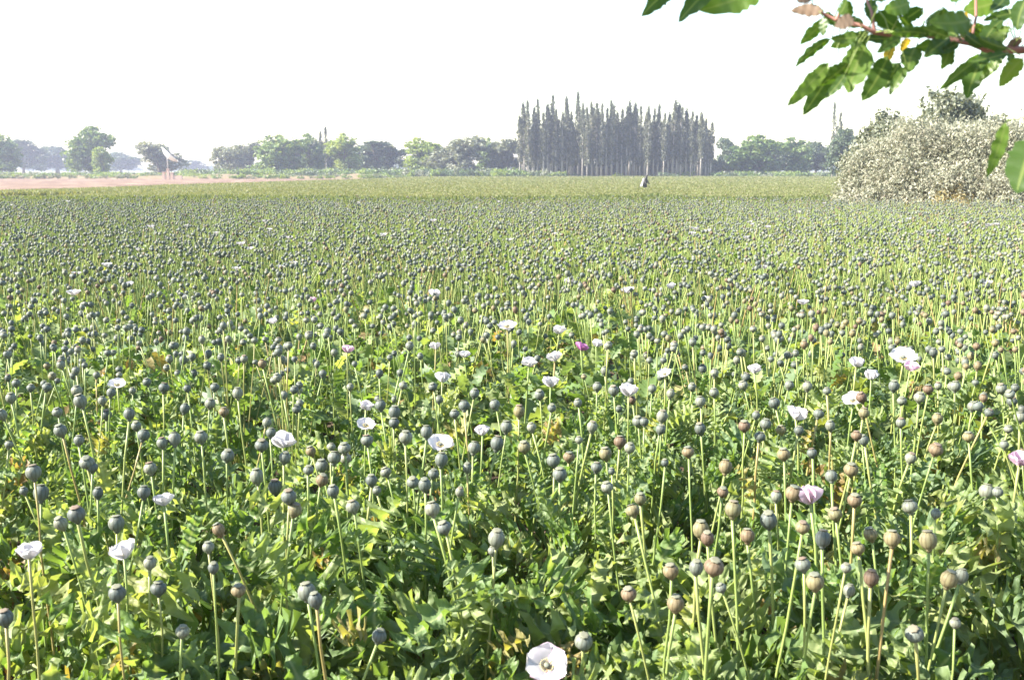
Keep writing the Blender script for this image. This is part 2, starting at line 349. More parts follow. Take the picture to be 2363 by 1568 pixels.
for k in range(34):
    a = k * 2.399; e = 0.5 + 0.5 * ((k * 7) % 10) / 10; p0 = Vector((0.07 * math.cos(a), 0.07 * math.sin(a), 0.05)); p1 = p0 + Vector((math.cos(a) * .2, math.sin(a) * .2, 0.22 * e + .05))
    mb.tube([p0, p1, p1 + (p1 - p0) * 0.15], [0.008, 0.008, 0.022], 4, 1)
HEART = mb.mesh('flower_heart', [M_POD, M_STAMEN])

# ------------------------------------------------------------------ whole plants: joined foliage for the farther ones
def rot_to(d, roll=0.0):
    return Vector(d).to_track_quat('Z', 'Y').to_matrix().to_4x4() @ Matrix.Rotation(roll, 4, 'Z')
def leaf_matrix(p, ang, pitch, roll, size):
    return Matrix.Translation(p) @ Matrix.Rotation(ang, 4, 'Z') @ Matrix.Rotation(-pitch, 4, 'Y') @ Matrix.Rotation(roll, 4, 'X') @ Matrix.Diagonal((size, size, size, 1))
def leaf_spots(r, n, h, spread=0.06):
    out = []; a0 = r.uniform(0, 6.28)
    for i in range(n):
        t = (i + r.uniform(0, 0.8)) / n; z = 0.06 + (h - 0.06) * t ** 0.85
        ang = a0 + i * 2.399 + r.uniform(-.4, .4); size = (0.195 - 0.085 * t ** 2) * r.uniform(0.65, 1.2)
        pitch = R(r.uniform(5, 45) + 35 * t); rad = r.uniform(0, spread)
        out.append((Vector((math.cos(ang) * rad, math.sin(ang) * rad, z)), ang, pitch, R(r.uniform(-35, 35)), size))
    return out
def foliage_mesh(r, n, h, cols=3, nseg=9, mb=None, mat=0):
    own = mb is None; mb = mb or MB()
    for p, a, pi, ro, s in leaf_spots(r, n, h, 0.09):
        v, f = leaf_shape(r, n=nseg, width=r.uniform(.5, .7), tooth=0.6, ruffle=.1, droop=r.uniform(.2, 1.6), fold=.3, cols=cols)
        mb.add(v, f, mat, r.random(), leaf_matrix(p, a, pi, ro, s))
    return mb.mesh('foliage_shape', M_LEAF) if own else mb
FOLIAGE = [foliage_mesh(random.Random(40 + i), 24, 0.70) for i in range(8)]

def stem_points(r, p0, p1, n=8):
    p0, p1 = Vector(p0), Vector(p1); d = p1 - p0; side = Vector((r.uniform(-1, 1), r.uniform(-1, 1), 0)) * 0.025
    pts = []
    for i in range(n):
        t = i / (n - 1); q = p0 + Vector((d.x * t ** 1.5, d.y * t ** 1.5, d.z * t)) + side * math.sin(math.pi * t) + Vector((r.uniform(-1, 1), r.uniform(-1, 1), 0)) * 0.003 * (0 < i < n - 1)
        pts.append(q)
    return pts
STEM_R = 0.0036
# field plants (instanced): pods, stems and foliage in one mesh
def field_plant(seed, pods, flower=None, fol=12, fh=0.58):
    r = random.Random(seed); mb = MB()
    for k in range(pods):
        a = r.uniform(0, 6.28); rad = r.uniform(0.02, 0.20); top = Vector((math.cos(a) * rad, math.sin(a) * rad, r.gauss(0.88, 0.06)))
        pts = stem_points(r, (0, 0, 0.2), top, 5); mb.tube(pts, [STEM_R * 1.1] * 4 + [STEM_R * .9], 4, 1, r.random(), cap=False)
        s = r.uniform(0.025, 0.038); d = (pts[-1] - pts[-2]).normalized() + Vector((r.uniform(-.2, .2), r.uniform(-.2, .2), 0))
        if flower and k == 0:
            for j in range(5):
                mb.add(*petal_shape(r, 0.5), 5, r.random(), Matrix.Translation(top) @ Matrix.Rotation(j * 1.2566, 4, 'Z') @ Matrix.Diagonal((.05, .05, .05, 1)))
        else:
            br = r.random() < 0.08
            pod_into(mb, r.choice(SQS), (3 if br else 2, 4), 8, r.random(), Matrix.Translation(top) @ rot_to(d) @ Matrix.Diagonal((s, s, s, 1)))
    foliage_mesh(r, fol, fh, 3, 7, mb, 0)
    return mb.mesh('field_plant', [M_LEAF, M_STEM, M_POD, M_PODB, M_CROWN, M_PETW])
FIELD_PLANTS = [field_plant(100 + i, 7 + i % 3, None, 13, 0.54) for i in range(8)] + [field_plant(120 + i, 5, None, 18, 0.74) for i in range(2)] + [field_plant(130 + i, 3, True, 15, 0.68) for i in range(2)]

# ------------------------------------------------------------------ measured heads (picture units), flag g = grey-green, b = brown / tan, s = small
def zA(x, y): return (.4371 * x, 882.5 + .4371 * y)
def zB(x, y): return (786.9 + .4371 * x, 882.5 + .4371 * y)
def zC(x, y): return (1573.8 + .437 * x, 882.5 + .437 * y)
A = "435,100 308,150 560,168 330,250 415,305 680,170 720,225 748,275 860,318 922,303 1063,285 968,140 1105,108 1180,150b 1255,60 580,55 405,40 1400,210 1425,265 1380,322 1497,395 1195,380 1360,500 1455,555 1525,597 1545,670b 1650,360b 1625,455 1700,435 1760,395 1745,335 1690,510b 1765,570 180,475 460,410 487,445 213,590 515,585 335,740 408,690 132,570s 615,745 755,580 798,450 1170,775b 788,950 835,1080 620,1105 1260,1085b 1625,1105 1672,1150 958,1305 1100,865s 1125,975s 30,1240 540,95 20,170 990,30 1130,20 860,25 700,40 240,20 160,25 60,80"
B = "515,88 600,160 275,160 278,210 338,285 450,265 140,300 20,340 25,395 695,345 815,325 870,235 1010,235 940,155b 970,335b 665,450 525,412 480,475 445,540 380,515 160,515 190,565s 245,465 70,650 488,665 555,755 620,575s 815,825 800,885s 1125,408 1200,385b 1155,480 1345,445 1400,375b 1470,310b 1520,340 1410,545 1255,105 1320,235 1255,300s 1430,465s 1710,420s 1680,245 1600,205 1570,200 1690,180 1735,60 1550,670b 1580,610b 1525,1105b 1765,1165b 1745,990b 190,1335 1275,1355 820,115 1110,130 700,55 45,20 320,10 490,15 650,120 1050,60 1440,40 1540,90b 1640,30 1350,20 210,120"
C = "765,40 1160,90 1250,75 1115,20 955,75b 955,160b 715,160 785,230 1155,210 540,375b 690,370 525,245b 610,250 385,170 330,225b 435,215 495,105 405,280 100,245 35,360b 920,275b 965,305 1530,125 1610,150 1590,80b 1735,95 1785,180 1720,240 1515,280b 1345,190b 1330,345b 890,455b 790,495 910,615b 815,690b 495,600 580,580b 210,570b 265,670b 100,780b 135,820b 345,810b 460,725 740,830 645,955 705,1050b 635,755b 70,975 160,960b 215,1075s 860,970s 875,1100s 935,870b 1005,800b 995,1035b 1110,825b 1210,650 1335,690s 1305,840b 1600,575 1665,575 1395,1040b 1465,1025 1235,1310 1440,1265s 225,450b 50,20 170,50 330,10 560,10 660,20 1300,30b 1440,20 1690,30 100,100"
HEADS = []
for txt, f in ((A, zA), (B, zB), (C, zC)):
    for w in txt.split():
        fl = 'g'
        if w[-1] in 'bs': fl, w = w[-1], w[:-1]
        x, y = map(float, w.split(',')); HEADS.append((*f(x, y), fl))
# flowers: x, y, form, colour, diameter, label, short name used by neighbours
FLOWERS = [
 (1262, 1518, 'open', 'pinkwhite', .082, 'poppy plant with a large wide-open pink-white flower at the bottom edge', 'large pink-white open flower'),
 (1870, 1146, 'cup', 'pink', .066, 'poppy plant with a pink cup-shaped flower among tan pods', 'pink cup-shaped flower'),
 (286, 1273, 'half', 'white', .062, 'poppy plant with a round white flower on a bare stalk over the near leaves', 'round bare-stalked white flower'),
 (378, 1154, 'half', 'white', .052, 'poppy plant with a small upright white flower behind the round white one', 'small upright white flower'),
 (66, 1274, 'half', 'white', .055, 'poppy plant with a half-hidden white flower at the picture edge', 'half-hidden white edge flower'),
 (653, 1018, 'half', 'white', .078, 'poppy plant with a big white flower tucked behind a grey pod cluster', 'white flower behind grey pods'),
 (844, 936, 'half', 'white', .052, 'upper of two stacked white flowered poppy plants', 'upper stacked white flower'),
 (844, 975, 'open', 'white', .058, 'lower of two stacked white flowered poppy plants', 'lower stacked white flower'),
 (1016, 1018, 'open', 'white', .072, 'poppy plant with a flat wide white flower beside a grey pod', 'flat wide white flower'),
 (1113, 995, 'cup', 'white', .045, 'poppy plant with a small white cup flower past its bloom', 'small white cup flower'),
 (1969, 916, 'open', 'white', .074, 'poppy plant with a flat white flower touching a brown pod', 'white flower touching brown pod'),
 (1836, 955, 'half', 'white', .070, 'poppy plant with a ragged lilac-white flower over a pod', 'ragged lilac-white flower'),
 (2352, 1060, 'half', 'pink', .060, 'poppy plant with a pale pink flower cut by the picture edge', 'pale pink edge flower'),
 (1340, 800, 'half', 'magenta', .060, 'poppy plant with the only magenta flower', 'only magenta flower'),
 (720, 692, 'half', 'pink', .055, 'poppy plant with a lone pink flower far out among grey pods', 'lone far pink flower'),
 (2085, 817, 'open', 'white', .105, 'poppy plant with the widest white flower in the crowded pods', 'widest white flower'),
 (1170, 746, 'open', 'white', .085, 'poppy plant with a flat far white flower above green leaves', 'flat far white flower'),
 (1450, 902, 'half', 'white', .070, 'poppy plant with a tilted white flower over a brown pod', 'tilted white flower'),
 (270, 882, 'open', 'white', .06, None, None), (1270, 882, 'half', 'white', .072, None, None), (1280, 824, 'half', 'white', .065, None, None), (1220, 836, 'half', 'white', .065, None, None),
 (1290, 762, 'half', 'white', .065, None, None), (800, 806, 'half', 'pink', .055, None, None), (1000, 677, 'half', 'white', .075, None, None), (1005, 798, 'half', 'white', .05, None, None),
 (1070, 817, 'half', 'white', .05, None, None), (1975, 837, 'half', 'white', .06, None, None), (2010, 866, 'cup', 'white', .06, None, None), (1020, 872, 'cup', 'white', .06, None, None),
 (1535, 857, 'open', 'white', .055, None, None), (425, 684, 'half', 'white', .06, None, None), (630, 741, 'half', 'white', .05, None, None), (1315, 647, 'half', 'white', .08, None, None),
 (1375, 792, 'half', 'white', .055, None, None), (1740, 852, 'half', 'white', .055, None, None), (2100, 846, 'half', 'pink', .055, None, None), (1550, 660, 'half', 'white', .06, None, None),
 (1630, 690, 'half', 'white', .06, None, None), (2110, 655, 'half', 'white', .07, None, None), (300, 655, 'half', 'white', .05, None, None)]
PODMARKS = [(981.4, 1118.5, 'pale blue-green pod', 'poppy plant with a pale blue-green pod brighter than its neighbours'),
            (2183.4, 1337, 'twin tan pods', 'poppy plant with twin tan pods over the dark shaded gap'),
            (1855.7, 1299.8, 'egg-shaped reddish-crowned pod', 'poppy plant with a big egg-shaped grey pod with reddish crown'),
            (730.8 * 1.0, 1385, 'paired blue-grey pods', 'poppy plant with a pair of blue-grey pods over pale leaves'),
            (364.9, 1354.6, 'round pod over weeds', 'poppy plant with a round grey pod over yellow-green weeds'),
            (869.9, 1466, 'slant-stalked pod', 'poppy plant with one pod on a slanting stalk at the bottom')]

Y_FRONT = 1.95
def head_pos(dx, dy, r, spread=0.045):
    h = r.gauss(0.885, spread); h = max(0.78, min(0.99, h)); d = ray(dx, dy)
    k = (h - CAM_H) / d.z
    if k * d.y < Y_FRONT + 0.02: k = (Y_FRONT + 0.02 + r.uniform(0, .25)) / d.y
    return Vector((0, 0, CAM_H)) + d * k
plants = []          # dict(base, heads=[(pos, kind, size, extra)], mark)
hr = random.Random(21)
for f in FLOWERS:
    p = head_pos(f[0], f[1], hr, 0.03); plants.append(dict(heads=[(p, 'flower', f[4], f)], label=f[5], short=f[6], flower=True))
pods = []
for dx, dy, fl in HEADS:
    p = head_pos(dx, dy, hr); sz = hr.uniform(0.030, 0.044) * (0.66 if fl == 's' else 1.0); pods.append((p, 'brown' if fl == 'b' else 'green', sz, (dx, dy)))
todo = list(range(len(pods)))
while todo:
    i = todo.pop(0); grp = [pods[i]]
    near = sorted((j for j in todo if (Vector(pods[j][0]) - pods[i][0]).xy.length < 0.24), key=lambda j: (pods[j][0] - pods[i][0]).xy.length)[:hr.choice([1, 2, 2, 3])]
    for j in near: grp.append(pods[j]); todo.remove(j)
    plants.append(dict(heads=grp, label=None, short=None, flower=False))
for pl_ in plants:
    c = sum((h[0] for h in pl_['heads']), Vector()) / len(pl_['heads']); j = 0.04
    pl_['base'] = Vector((c.x + hr.uniform(-j, j), max(Y_FRONT - 0.02, c.y + hr.uniform(-j, j)), 0.03))
for dx, dy, short, lab in PODMARKS:
    best = min((p for p in plants if not p['flower']), key=lambda p: min((Vector(h[3]) - Vector((dx, dy))).length for h in p['heads'])); best['label'] = lab; best['short'] = short
# leafy plants without pods between them, then further random plants, up to 300 in all
def bare(x, y): return (x > 0.95 and 2.15 < y < 2.75 and x < 1.55) or (x < -1.2 and y < 3.2) or (-0.05 < x < 0.32 and 2.12 < y < 2.42)
bases = [p['base'].xy for p in plants]
def try_add(x, y, dmin, heads=None):
    q = Vector((x, y))
    if any((b - q).length_squared < dmin * dmin for b in bases): return False
    bases.append(q); plants.append(dict(heads=heads or [], base=Vector((x, y, 0.03)), label=None, short=None, flower=False)); return True
for _ in range(2500):
    y = math.sqrt(hr.uniform(1.93 ** 2, 3.7 ** 2)); x = hr.uniform(-.56, .56) * y
    if bare(x, y): continue
    hd = []
    if y > 2.75 and hr.random() < (y - 2.4) / 1.2:
        for k in range(hr.choice([1, 2, 2, 3])):
            a = hr.uniform(0, 6.28); hd.append((Vector((x + math.cos(a) * .09, y + math.sin(a) * .09, hr.gauss(.84, .05))), 'brown' if hr.random() < .12 + .4 * max(0, x / y / .5) else 'green', hr.uniform(.024, .037), (-999, -999)))
    try_add(x, y, 0.235 if y < 2.5 else 0.27, hd)
n_near = len(plants); guard = 0; Y_HERO = 7.4
while len(plants) < 300 and guard < 60000:
    guard += 1; y = math.sqrt(hr.uniform(3.75 ** 2, 6.3 ** 2)); x = hr.uniform(-.55, .55) * y; nh = hr.choice([5, 6, 6, 7, 7, 8]); hd = []
    for k in range(nh):
        a = hr.uniform(0, 6.28); rad = hr.uniform(.02, .20); z = max(.72, min(1.02, hr.gauss(.885, .06)))
        brown = hr.random() < 0.06 + 0.25 * max(0, x / y / .5)
        hd.append((Vector((x + math.cos(a) * rad, y + math.sin(a) * rad, z)), 'brown' if brown else 'green', hr.uniform(.026, .039), None))
    try_add(x, y, 0.27, hd)
Y_HERO = max(p['base'].y for p in plants if not p['flower'])
print('near plants', n_near, 'total', len(plants), 'reach', round(Y_HERO, 2))

NEAR = 4.5
def build_plant(p, r):
    root = empty('poppy_plant', p['base']); base = p['base']; near = base.y < NEAR; p['root'] = root
    allst = MB()
    for pos, kind, size, ex in p['heads']:
        top = Vector(pos) - base; mb = MB() if near else allst; size = size * (.88 if kind == 'flower' else 1)
        zc = size * 0.5 if kind != 'flower' else size * 0.28
        foot = Vector((r.uniform(-.02, .02), r.uniform(-.02, .02), 0)); pts = stem_points(r, foot, top - Vector((0, 0, zc)), 9)
        rr = STEM_R * r.uniform(.85, 1.15) * (0.8 if size < .03 else 1)
        mb.tube(pts, [rr * 1.5, rr * 1.35, rr * 1.2, rr * 1.1, rr, rr, rr * .95, rr * .9, rr * 1.05], 6 if near else 4)
        if near: link('stem', mb.mesh('stem_shape', M_STEM), root)
        d = (pts[-1] - pts[-2]).normalized()
        if kind == 'flower':
            form, colr = ex[2], ex[3]; face = Vector((r.uniform(-.3, .3), r.uniform(-.3, .2), 1))
            if colr == 'pinkwhite': face = Vector((-.05, -.75, .8))
            elif form == 'open': face = Vector((r.uniform(-.4, .2), -.35, 1))
            col2 = 'white' if colr in ('white', 'pinkwhite') else colr
            fl = link('flower', HEART, root, mtx=Matrix.Translation(pts[-1]) @ rot_to(face, r.uniform(0, 6)) @ Matrix.Diagonal((size * .72,) * 3 + (1,)))
            n = 6 if colr == 'pinkwhite' else 5
            for k in range(n):
                c3 = 'pink' if (colr == 'pinkwhite' and k % 3 == 1) else col2
                link('petal', r.choice(PET[(c3, form)]), fl, rot=(r.uniform(-.1, .1), r.uniform(-.12, .12), k * 6.283 / n + r.uniform(-.15, .15)), scale=r.uniform(.85, 1.05) * (1.0 if form == 'open' else 1.15))
        else:
            i = r.randrange(4); d = d + Vector((r.uniform(-.16, .16), r.uniform(-.16, .16), 0)); brown = kind == 'brown'
            mt = Matrix.Translation(pts[-1]) @ rot_to(d, r.uniform(0, 6)) @ Matrix.Diagonal((size,) * 3 + (1,))
            if near:
                pod = link('seed_pod', (POD_B if brown else POD_G)[i], root, mtx=mt); link('crown', CROWNS[i], pod)
            else: pod = link('seed_pod', (PODF_B if brown else PODF_G)[i], root, mtx=mt)
    if not near and allst.v: tag(link('stems', allst.mesh('stems_shape', M_STEM), root), kind='stuff')
    hmax = max([h[0].z for h in p['heads']] or [0.75]); fh = min(hmax - 0.14, r.uniform(.58, .74)); fh = max(fh, .40)
    if base.y < 2.2: fh = min(fh, r.uniform(.46, .60))
    if near:
        for q, a, pi, ro, s in leaf_spots(r, r.choice([16, 17, 18]) if not p['heads'] else r.choice([14, 15, 16]), fh, .05):
            link('leaf', r.choice(POPPY_LEAVES), root, mtx=leaf_matrix(q, a, pi, ro, s * (1.42 if base.y < 2.8 else 1.15)))
    else:
        fo = link('foliage', r.choice(FOLIAGE), root, rot=(0, 0, r.uniform(0, 6.28)), scale=(1.05, 1.05, r.uniform(.9, 1.1))); fo['kind'] = 'stuff'
br_ = random.Random(77)
for p in plants: build_plant(p, br_)

# labels that single each plant out: by its look and by the landmark it stands closest to
ORD = ['first', 'second', 'third', 'fourth', 'fifth', 'sixth', 'seventh', 'eighth', 'ninth', 'tenth', 'eleventh', 'twelfth', 'thirteenth', 'fourteenth', 'fifteenth', 'sixteenth', 'seventeenth', 'eighteenth', 'nineteenth', 'twentieth']
NUM = {1: 'one', 2: 'two', 3: 'three', 4: 'four', 5: 'five', 6: 'six', 7: 'seven', 8: 'eight'}
def top_px(p):
    if p['heads']: q = sum((h[0] for h in p['heads']), Vector()) / len(p['heads'])
    else: q = p['base'] + Vector((0, 0, .45))
    return Vector(project(q))
for p in plants: p['px'] = top_px(p)
marks = [p for p in plants if p['short']]
rest = {}
for p in plants:
    if p['label']: continue
    L = min(marks, key=lambda m: (m['px'] - p['px']).length); d = p['px'] - L['px']
    if abs(d.x) > abs(d.y): side = 'left of' if d.x < 0 else 'right of'
    else: side = 'behind' if d.y < 0 else 'before'
    hs = p['heads']
    if not hs: look = 'leafy poppy plant without a pod'
    elif p['flower']: look = ('white' if hs[0][3][3] == 'white' else 'pink') + ' flowering poppy plant'
    else:
        nb = sum(h[1] == 'brown' for h in hs); hue = 'tan' if nb == len(hs) else ('two-tone' if nb else 'grey-green')
        look = 'poppy plant with %s %s %s' % (NUM[len(hs)], hue, 'pod' if len(hs) == 1 else 'pods')
    rest.setdefault((look, side, L['short']), []).append((d.length, p))
for (look, side, short), lst in rest.items():
    lst.sort(key=lambda x: x[0])
    for i, (_, p) in enumerate(lst):
        p['label'] = look + (', ' if len(lst) == 1 else ', the %s ' % ORD[min(i, 19)]) + side + ' the ' + short
for p in plants: tag(p['root'], p['label'], 'poppy', 'poppy plants in the field')

# ------------------------------------------------------------------ the rest of the poppy field as one mass
Y_END = 25.5
pts, var = [], []
fr_ = random.Random(31)
def in_hero(x, y): return abs(x) < 0.56 * y and y < 6.28
cell = 0.30; y = 1.9
occupied = {}
for b in bases: occupied.setdefault((int(b.x // .3), int(b.y // .3)), []).append(b)
while y < Y_END:
    half = min(0.62 * y + 1.6, 22); x = -half
    while x < half:
        px, py = x + fr_.uniform(-.13, .13), y + fr_.uniform(-.13, .13)
        if not in_hero(px, py) and py > 1.9 and not bare(px, py):
            nz = mnoise.noise(Vector((px * .35, py * .22, 5)))
            if fr_.random() < 0.93:
                k = fr_.randrange(8)
                if nz > 0.12 and fr_.random() < .55: k = 8 + fr_.randrange(2)
                if fr_.random() < (0.035 if py < 16 else 0.008): k = 10 + fr_.randrange(2)
                pts.append((px, py, 0.02)); var.append(k)
        x += cell
    y += cell
n = len(pts)
scl = nrg.uniform(0.92, 1.10, n)
scatter('poppy_field', pts, var, nrg.uniform(0, 6.28, n), scl, FIELD_PLANTS, label='dense field of grey-green poppy pods stretching away behind the near plants', tilt=nrg.normal(0, .05, (n, 2)))
print('field plants', n)

# low weeds and dry litter between the near plants
def small_tuft(seed, n, h, size, mat, wide=.35):
    r = random.Random(seed); mb = MB()
    for i in range(n):
        a = r.uniform(0, 6.28); v, f = leaf_shape(r, n=4, width=wide, tooth=.3, ruffle=.06, droop=r.uniform(0, 1.2), cols=3)
        mb.add(v, f, 0, r.random(), leaf_matrix(Vector((math.cos(a) * .02, math.sin(a) * .02, r.uniform(0, h))), a, R(r.uniform(10, 80)), R(r.uniform(-40, 40)), size * r.uniform(.6, 1.3)))
    return mb.mesh('weed_shape', mat)
WEEDS = [small_tuft(i, 16, .22, .07, M_WEED) for i in range(4)] + [small_tuft(10 + i, 14, .12, .16, M_WEED, .1) for i in range(2)]
wp, wv = [], []
for _ in range(620):
    yy = fr_.uniform(1.75, 3.6); xx = fr_.uniform(-.62, .62) * yy
    if xx > -.45 and fr_.random() < .72: continue
    if bare(xx, yy) and xx > 0: continue
    wp.append((xx, yy, .03)); wv.append(fr_.randrange(6))
n = len(wp); scatter('weeds', wp, wv, nrg.uniform(0, 6.28, n), nrg.uniform(.8, 1.5, n), WEEDS, label='low yellow-green weeds filling the gaps between the near poppies')
def litter_mesh(seed):
    r = random.Random(seed); mb = MB()
    for i in range(8):
        v, f = leaf_shape(r, n=5, width=r.uniform(.1, .5), tooth=.5, ruffle=.2, droop=r.uniform(-1, 2), cols=3)
        mb.add(v, f, 0, r.random(), leaf_matrix(Vector((r.uniform(-.1, .1), r.uniform(-.1, .1), r.uniform(0, .03))), r.uniform(0, 6.28), R(r.uniform(-20, 40)), R(r.uniform(-60, 60)), r.uniform(.04, .12)))
    return mb.mesh('litter_shape', M_DRY)
LIT = [litter_mesh(i) for i in range(4)]
lp = []
for _ in range(1100):
    yy = fr_.uniform(1.7, 4); xx = fr_.uniform(-.62, .62) * yy
    if xx > -1.0 and fr_.random() < .75: continue
    lp.append((xx, yy, .035))
n = len(lp); scatter('dry_litter', lp, [fr_.randrange(4) for _ in lp], nrg.uniform(0, 6.28, n), nrg.uniform(.7, 1.6, n), LIT, label='dry brown fallen leaves and stalks on the soil')

ds0 = at_height(935, 1590, .25); ds1 = at_depth(985, 1368, ds0.y + .05)
dk = empty('dry_stalk', (ds0.x, ds0.y, 0)); mb = MB(); mb.tube([(0, 0, 0), (0, 0, .25), ((ds1.x - ds0.x) * .45, .02, .25 + (ds1.z - .25) * .5), (ds1.x - ds0.x, .05, ds1.z)], [.006, .006, .005, .003], 6)
link('stem', mb.mesh('dry_stalk', M_DRY), dk)
dr = random.Random(4); DRYL = [leaf_mesh('dry_leaf_shape', M_DRY, dr, n=14, width=.4, tooth=.6, ruffle=.22, droop=1.9, fold=.9) for _ in range(3)]
for z, a, sz in ((.42, 2.6, .16), (.47, 3.4, .13), (.36, 1.2, .15), (.55, .4, .08)): link('leaf', DRYL[int(z * 100) % 3], dk, mtx=leaf_matrix(Vector((.01, 0, z)), a, R(-20), .3, sz))
tag(dk, 'dead reddish-brown stalk with crumpled leaves leaning at the bottom edge', 'dry plant')
# ------------------------------------------------------------------ green crop beyond the poppies
M_CROP = leaf_mat('crop_leaf', [(0.0, (0.10, 0.125, 0.04)), (0.4, (0.145, 0.165, 0.06)), (0.75, (0.18, 0.185, 0.085)), (1.0, (0.25, 0.22, 0.15))], trans=0.3, rough=.6, spec=.2)
M_EDGE = leaf_mat('edge_grass', [(0.0, (0.06, 0.085, 0.03)), (0.5, (0.105, 0.135, 0.05)), (1.0, (0.16, 0.175, 0.075))], trans=0.35, rough=.6, spec=.2)
def tuft_mesh(seed, n, w, h, bw, mat):
    r = np.random.default_rng(seed); P = np.zeros((n, 4, 3)); b = r.uniform(-w, w, (n, 2)); a = r.uniform(0, 6.28, n); hh = h * r.uniform(.6, 1.05, n); ln = r.normal(0, .12, (n, 2))
    ca, sa = np.cos(a) * bw / 2, np.sin(a) * bw / 2
    for k, (sg, top) in enumerate(((-1, 0), (1, 0), (1, 1), (-1, 1))):
        P[:, k, 0] = b[:, 0] + sg * ca * (1 - .35 * top) + ln[:, 0] * top; P[:, k, 1] = b[:, 1] + sg * sa * (1 - .35 * top) + ln[:, 1] * top; P[:, k, 2] = hh * top * 1.0
    mb = MB(); mb.quads(P, r.random(n)); return mb.mesh('tuft_shape', mat)
CROPS = [tuft_mesh(i, 60, .45, .62, .06, M_CROP) for i in range(5)]
EDGES = [tuft_mesh(20 + i, 70, .4, .74, .05, M_EDGE) for i in range(4)]
cp, cv, cs = [], [], []
for _ in range(26000):
    u = fr_.random(); yy = 1 / (1 / 48 + u * (1 / 205 - 1 / 48)); xx = fr_.uniform(-.62, .62) * yy
    if yy > 62 and yy < 194 and xx < soil_edge(yy) + fr_.gauss(0, .8): continue
    if yy <= 62 and xx < -24 and yy > 52: continue
    k = 0.8 + yy / 90; hs = 0.82 + .1 * mnoise.noise(Vector((xx * .05, yy * .05, 0))); 
    cp.append((xx, yy, 0)); cv.append(fr_.randrange(5)); cs.append((k, k, hs * (1.0 if xx > -18 else .8)))
n = len(cp); scatter('crop_field', cp, cv, nrg.uniform(0, 6.28, n), np.array(cs), CROPS, label='pale yellow-green crop field beyond the poppies')
cp, cv, cs = [], [], []
for _ in range(5200):
    yy = fr_.uniform(32, 42); xx = fr_.uniform(-.62, .62) * yy
    cp.append((xx, yy, 0)); cv.append(fr_.randrange(4)); s = fr_.uniform(.8, 1.05) * (.9 + .16 * mnoise.noise(Vector((xx * .25, yy * .4, 0)))); cs.append((1.1, 1.1, s))
n = len(cp); scatter('edge_grass', cp, cv, nrg.uniform(0, 6.28, n), np.array(cs), EDGES, label='strip of taller green grass along the far edge of the poppies')

# ------------------------------------------------------------------ trees
def leaf_cloud(r, centres, per, spread, size, elong=1.6, droopz=0.0):
    """random small quads gathered round the clump centres"""
    n = len(centres) * per; c = np.repeat(np.asarray(centres), per, 0) + r.normal(0, 1, (n, 3)) * spread
    d = r.normal(0, 1, (n, 3)); d[:, 2] += droopz; d /= np.linalg.norm(d, axis=1)[:, None]
    e = np.cross(d, r.normal(0, 1, (n, 3))); e /= np.linalg.norm(e, axis=1)[:, None]
    s = size * r.uniform(.6, 1.3, n)[:, None]; d = d * s * elong / 2; e = e * s / 2
    return np.stack([c - d, c + e * .9 - d * .1, c + d, c - e * .9 - d * .1], 1)
def blob_centres(r, blobs, n):
    vol = np.array([b[3] * b[4] * b[5] for b in blobs]) ** .8; pick = r.choice(len(blobs), n, p=vol / vol.sum()); B_ = np.array(blobs)[pick]
    d = r.normal(0, 1, (n, 3)); d /= np.linalg.norm(d, axis=1)[:, None]; rad = r.uniform(.25, 1, n) ** .45
    return B_[:, :3] + d * rad[:, None] * B_[:, 3:6]
def tree_meshes(seed, mat, H=8.0, W=6.0, kind='round', leaf=.27, clumps=260, per=26):
    """crown and trunk of a broad-leaved tree about H high and W wide"""
    r = np.random.default_rng(seed); q = random.Random(seed); mb = MB(); blobs = []; tr = MB()
    z0 = H * q.uniform(.10, .18)
    if kind == 'round':
        for k in range(9):
            a = q.uniform(0, 6.28); rad = W * .28 * math.sqrt(q.random()); z = H * q.uniform(.17, .80); sh = 1 - .40 * abs(z / H - .45) * 2
            blobs.append((math.cos(a) * rad * 1.1, math.sin(a) * rad, z, W * .27 * sh * q.uniform(.8, 1.2), W * .25 * sh, H * .17 * q.uniform(.8, 1.2)))
    else:
        for k in range(8):
            z = H * (.2 + .75 * k / 7); blobs.append((q.uniform(-.1, .1) * W, q.uniform(-.1, .1) * W, z, W * .33 * (1.05 - .8 * (z / H - .2)), W * .3, H * .11))
    C_ = blob_centres(r, blobs, clumps); mb.quads(leaf_cloud(r, C_, per, W * .035, leaf), np.repeat(r.random(clumps), per) * .6 + r.random(clumps * per) * .4)
    top = Vector((q.uniform(-.3, .3), 0, H * .72))
    tr.tube([(0, 0, -.1), (q.uniform(-.1, .1), 0, H * .18), (q.uniform(-.2, .2), q.uniform(-.2, .2), H * .4), top], [H * .028, H * .022, H * .016, H * .005], 8)
    for b in blobs: tr.tube([(0, 0, H * q.uniform(.14, .4)), (b[0] * .5, b[1] * .5, b[2] * .72), (b[0], b[1], b[2] + b[5] * .4)], [H * .012, H * .008, H * .003], 5)
    return mb.mesh('crown_shape', mat), tr.mesh('trunk_shape', M_BARK), H, W
M_BARK = solid_mat('bark', [(0.0, (0.16, 0.125, 0.10)), (1.0, (0.22, 0.18, 0.15))], rough=.9, spec=.1, nscale=4, namt=.4, ncol=(0.1, .08, .07))
M_PALE = solid_mat('pale_bark', [(0.0, (0.30, 0.27, 0.24)), (1.0, (0.42, 0.38, 0.34))], rough=.85, spec=.1, nscale=3, namt=.35, ncol=(0.2, .17, .15))
F_GREEN = leaf_mat('foliage_green', [(0, (.075, .125, .035)), (.5, (.11, .17, .05)), (1, (.17, .22, .07))], trans=.3, mottle=0)
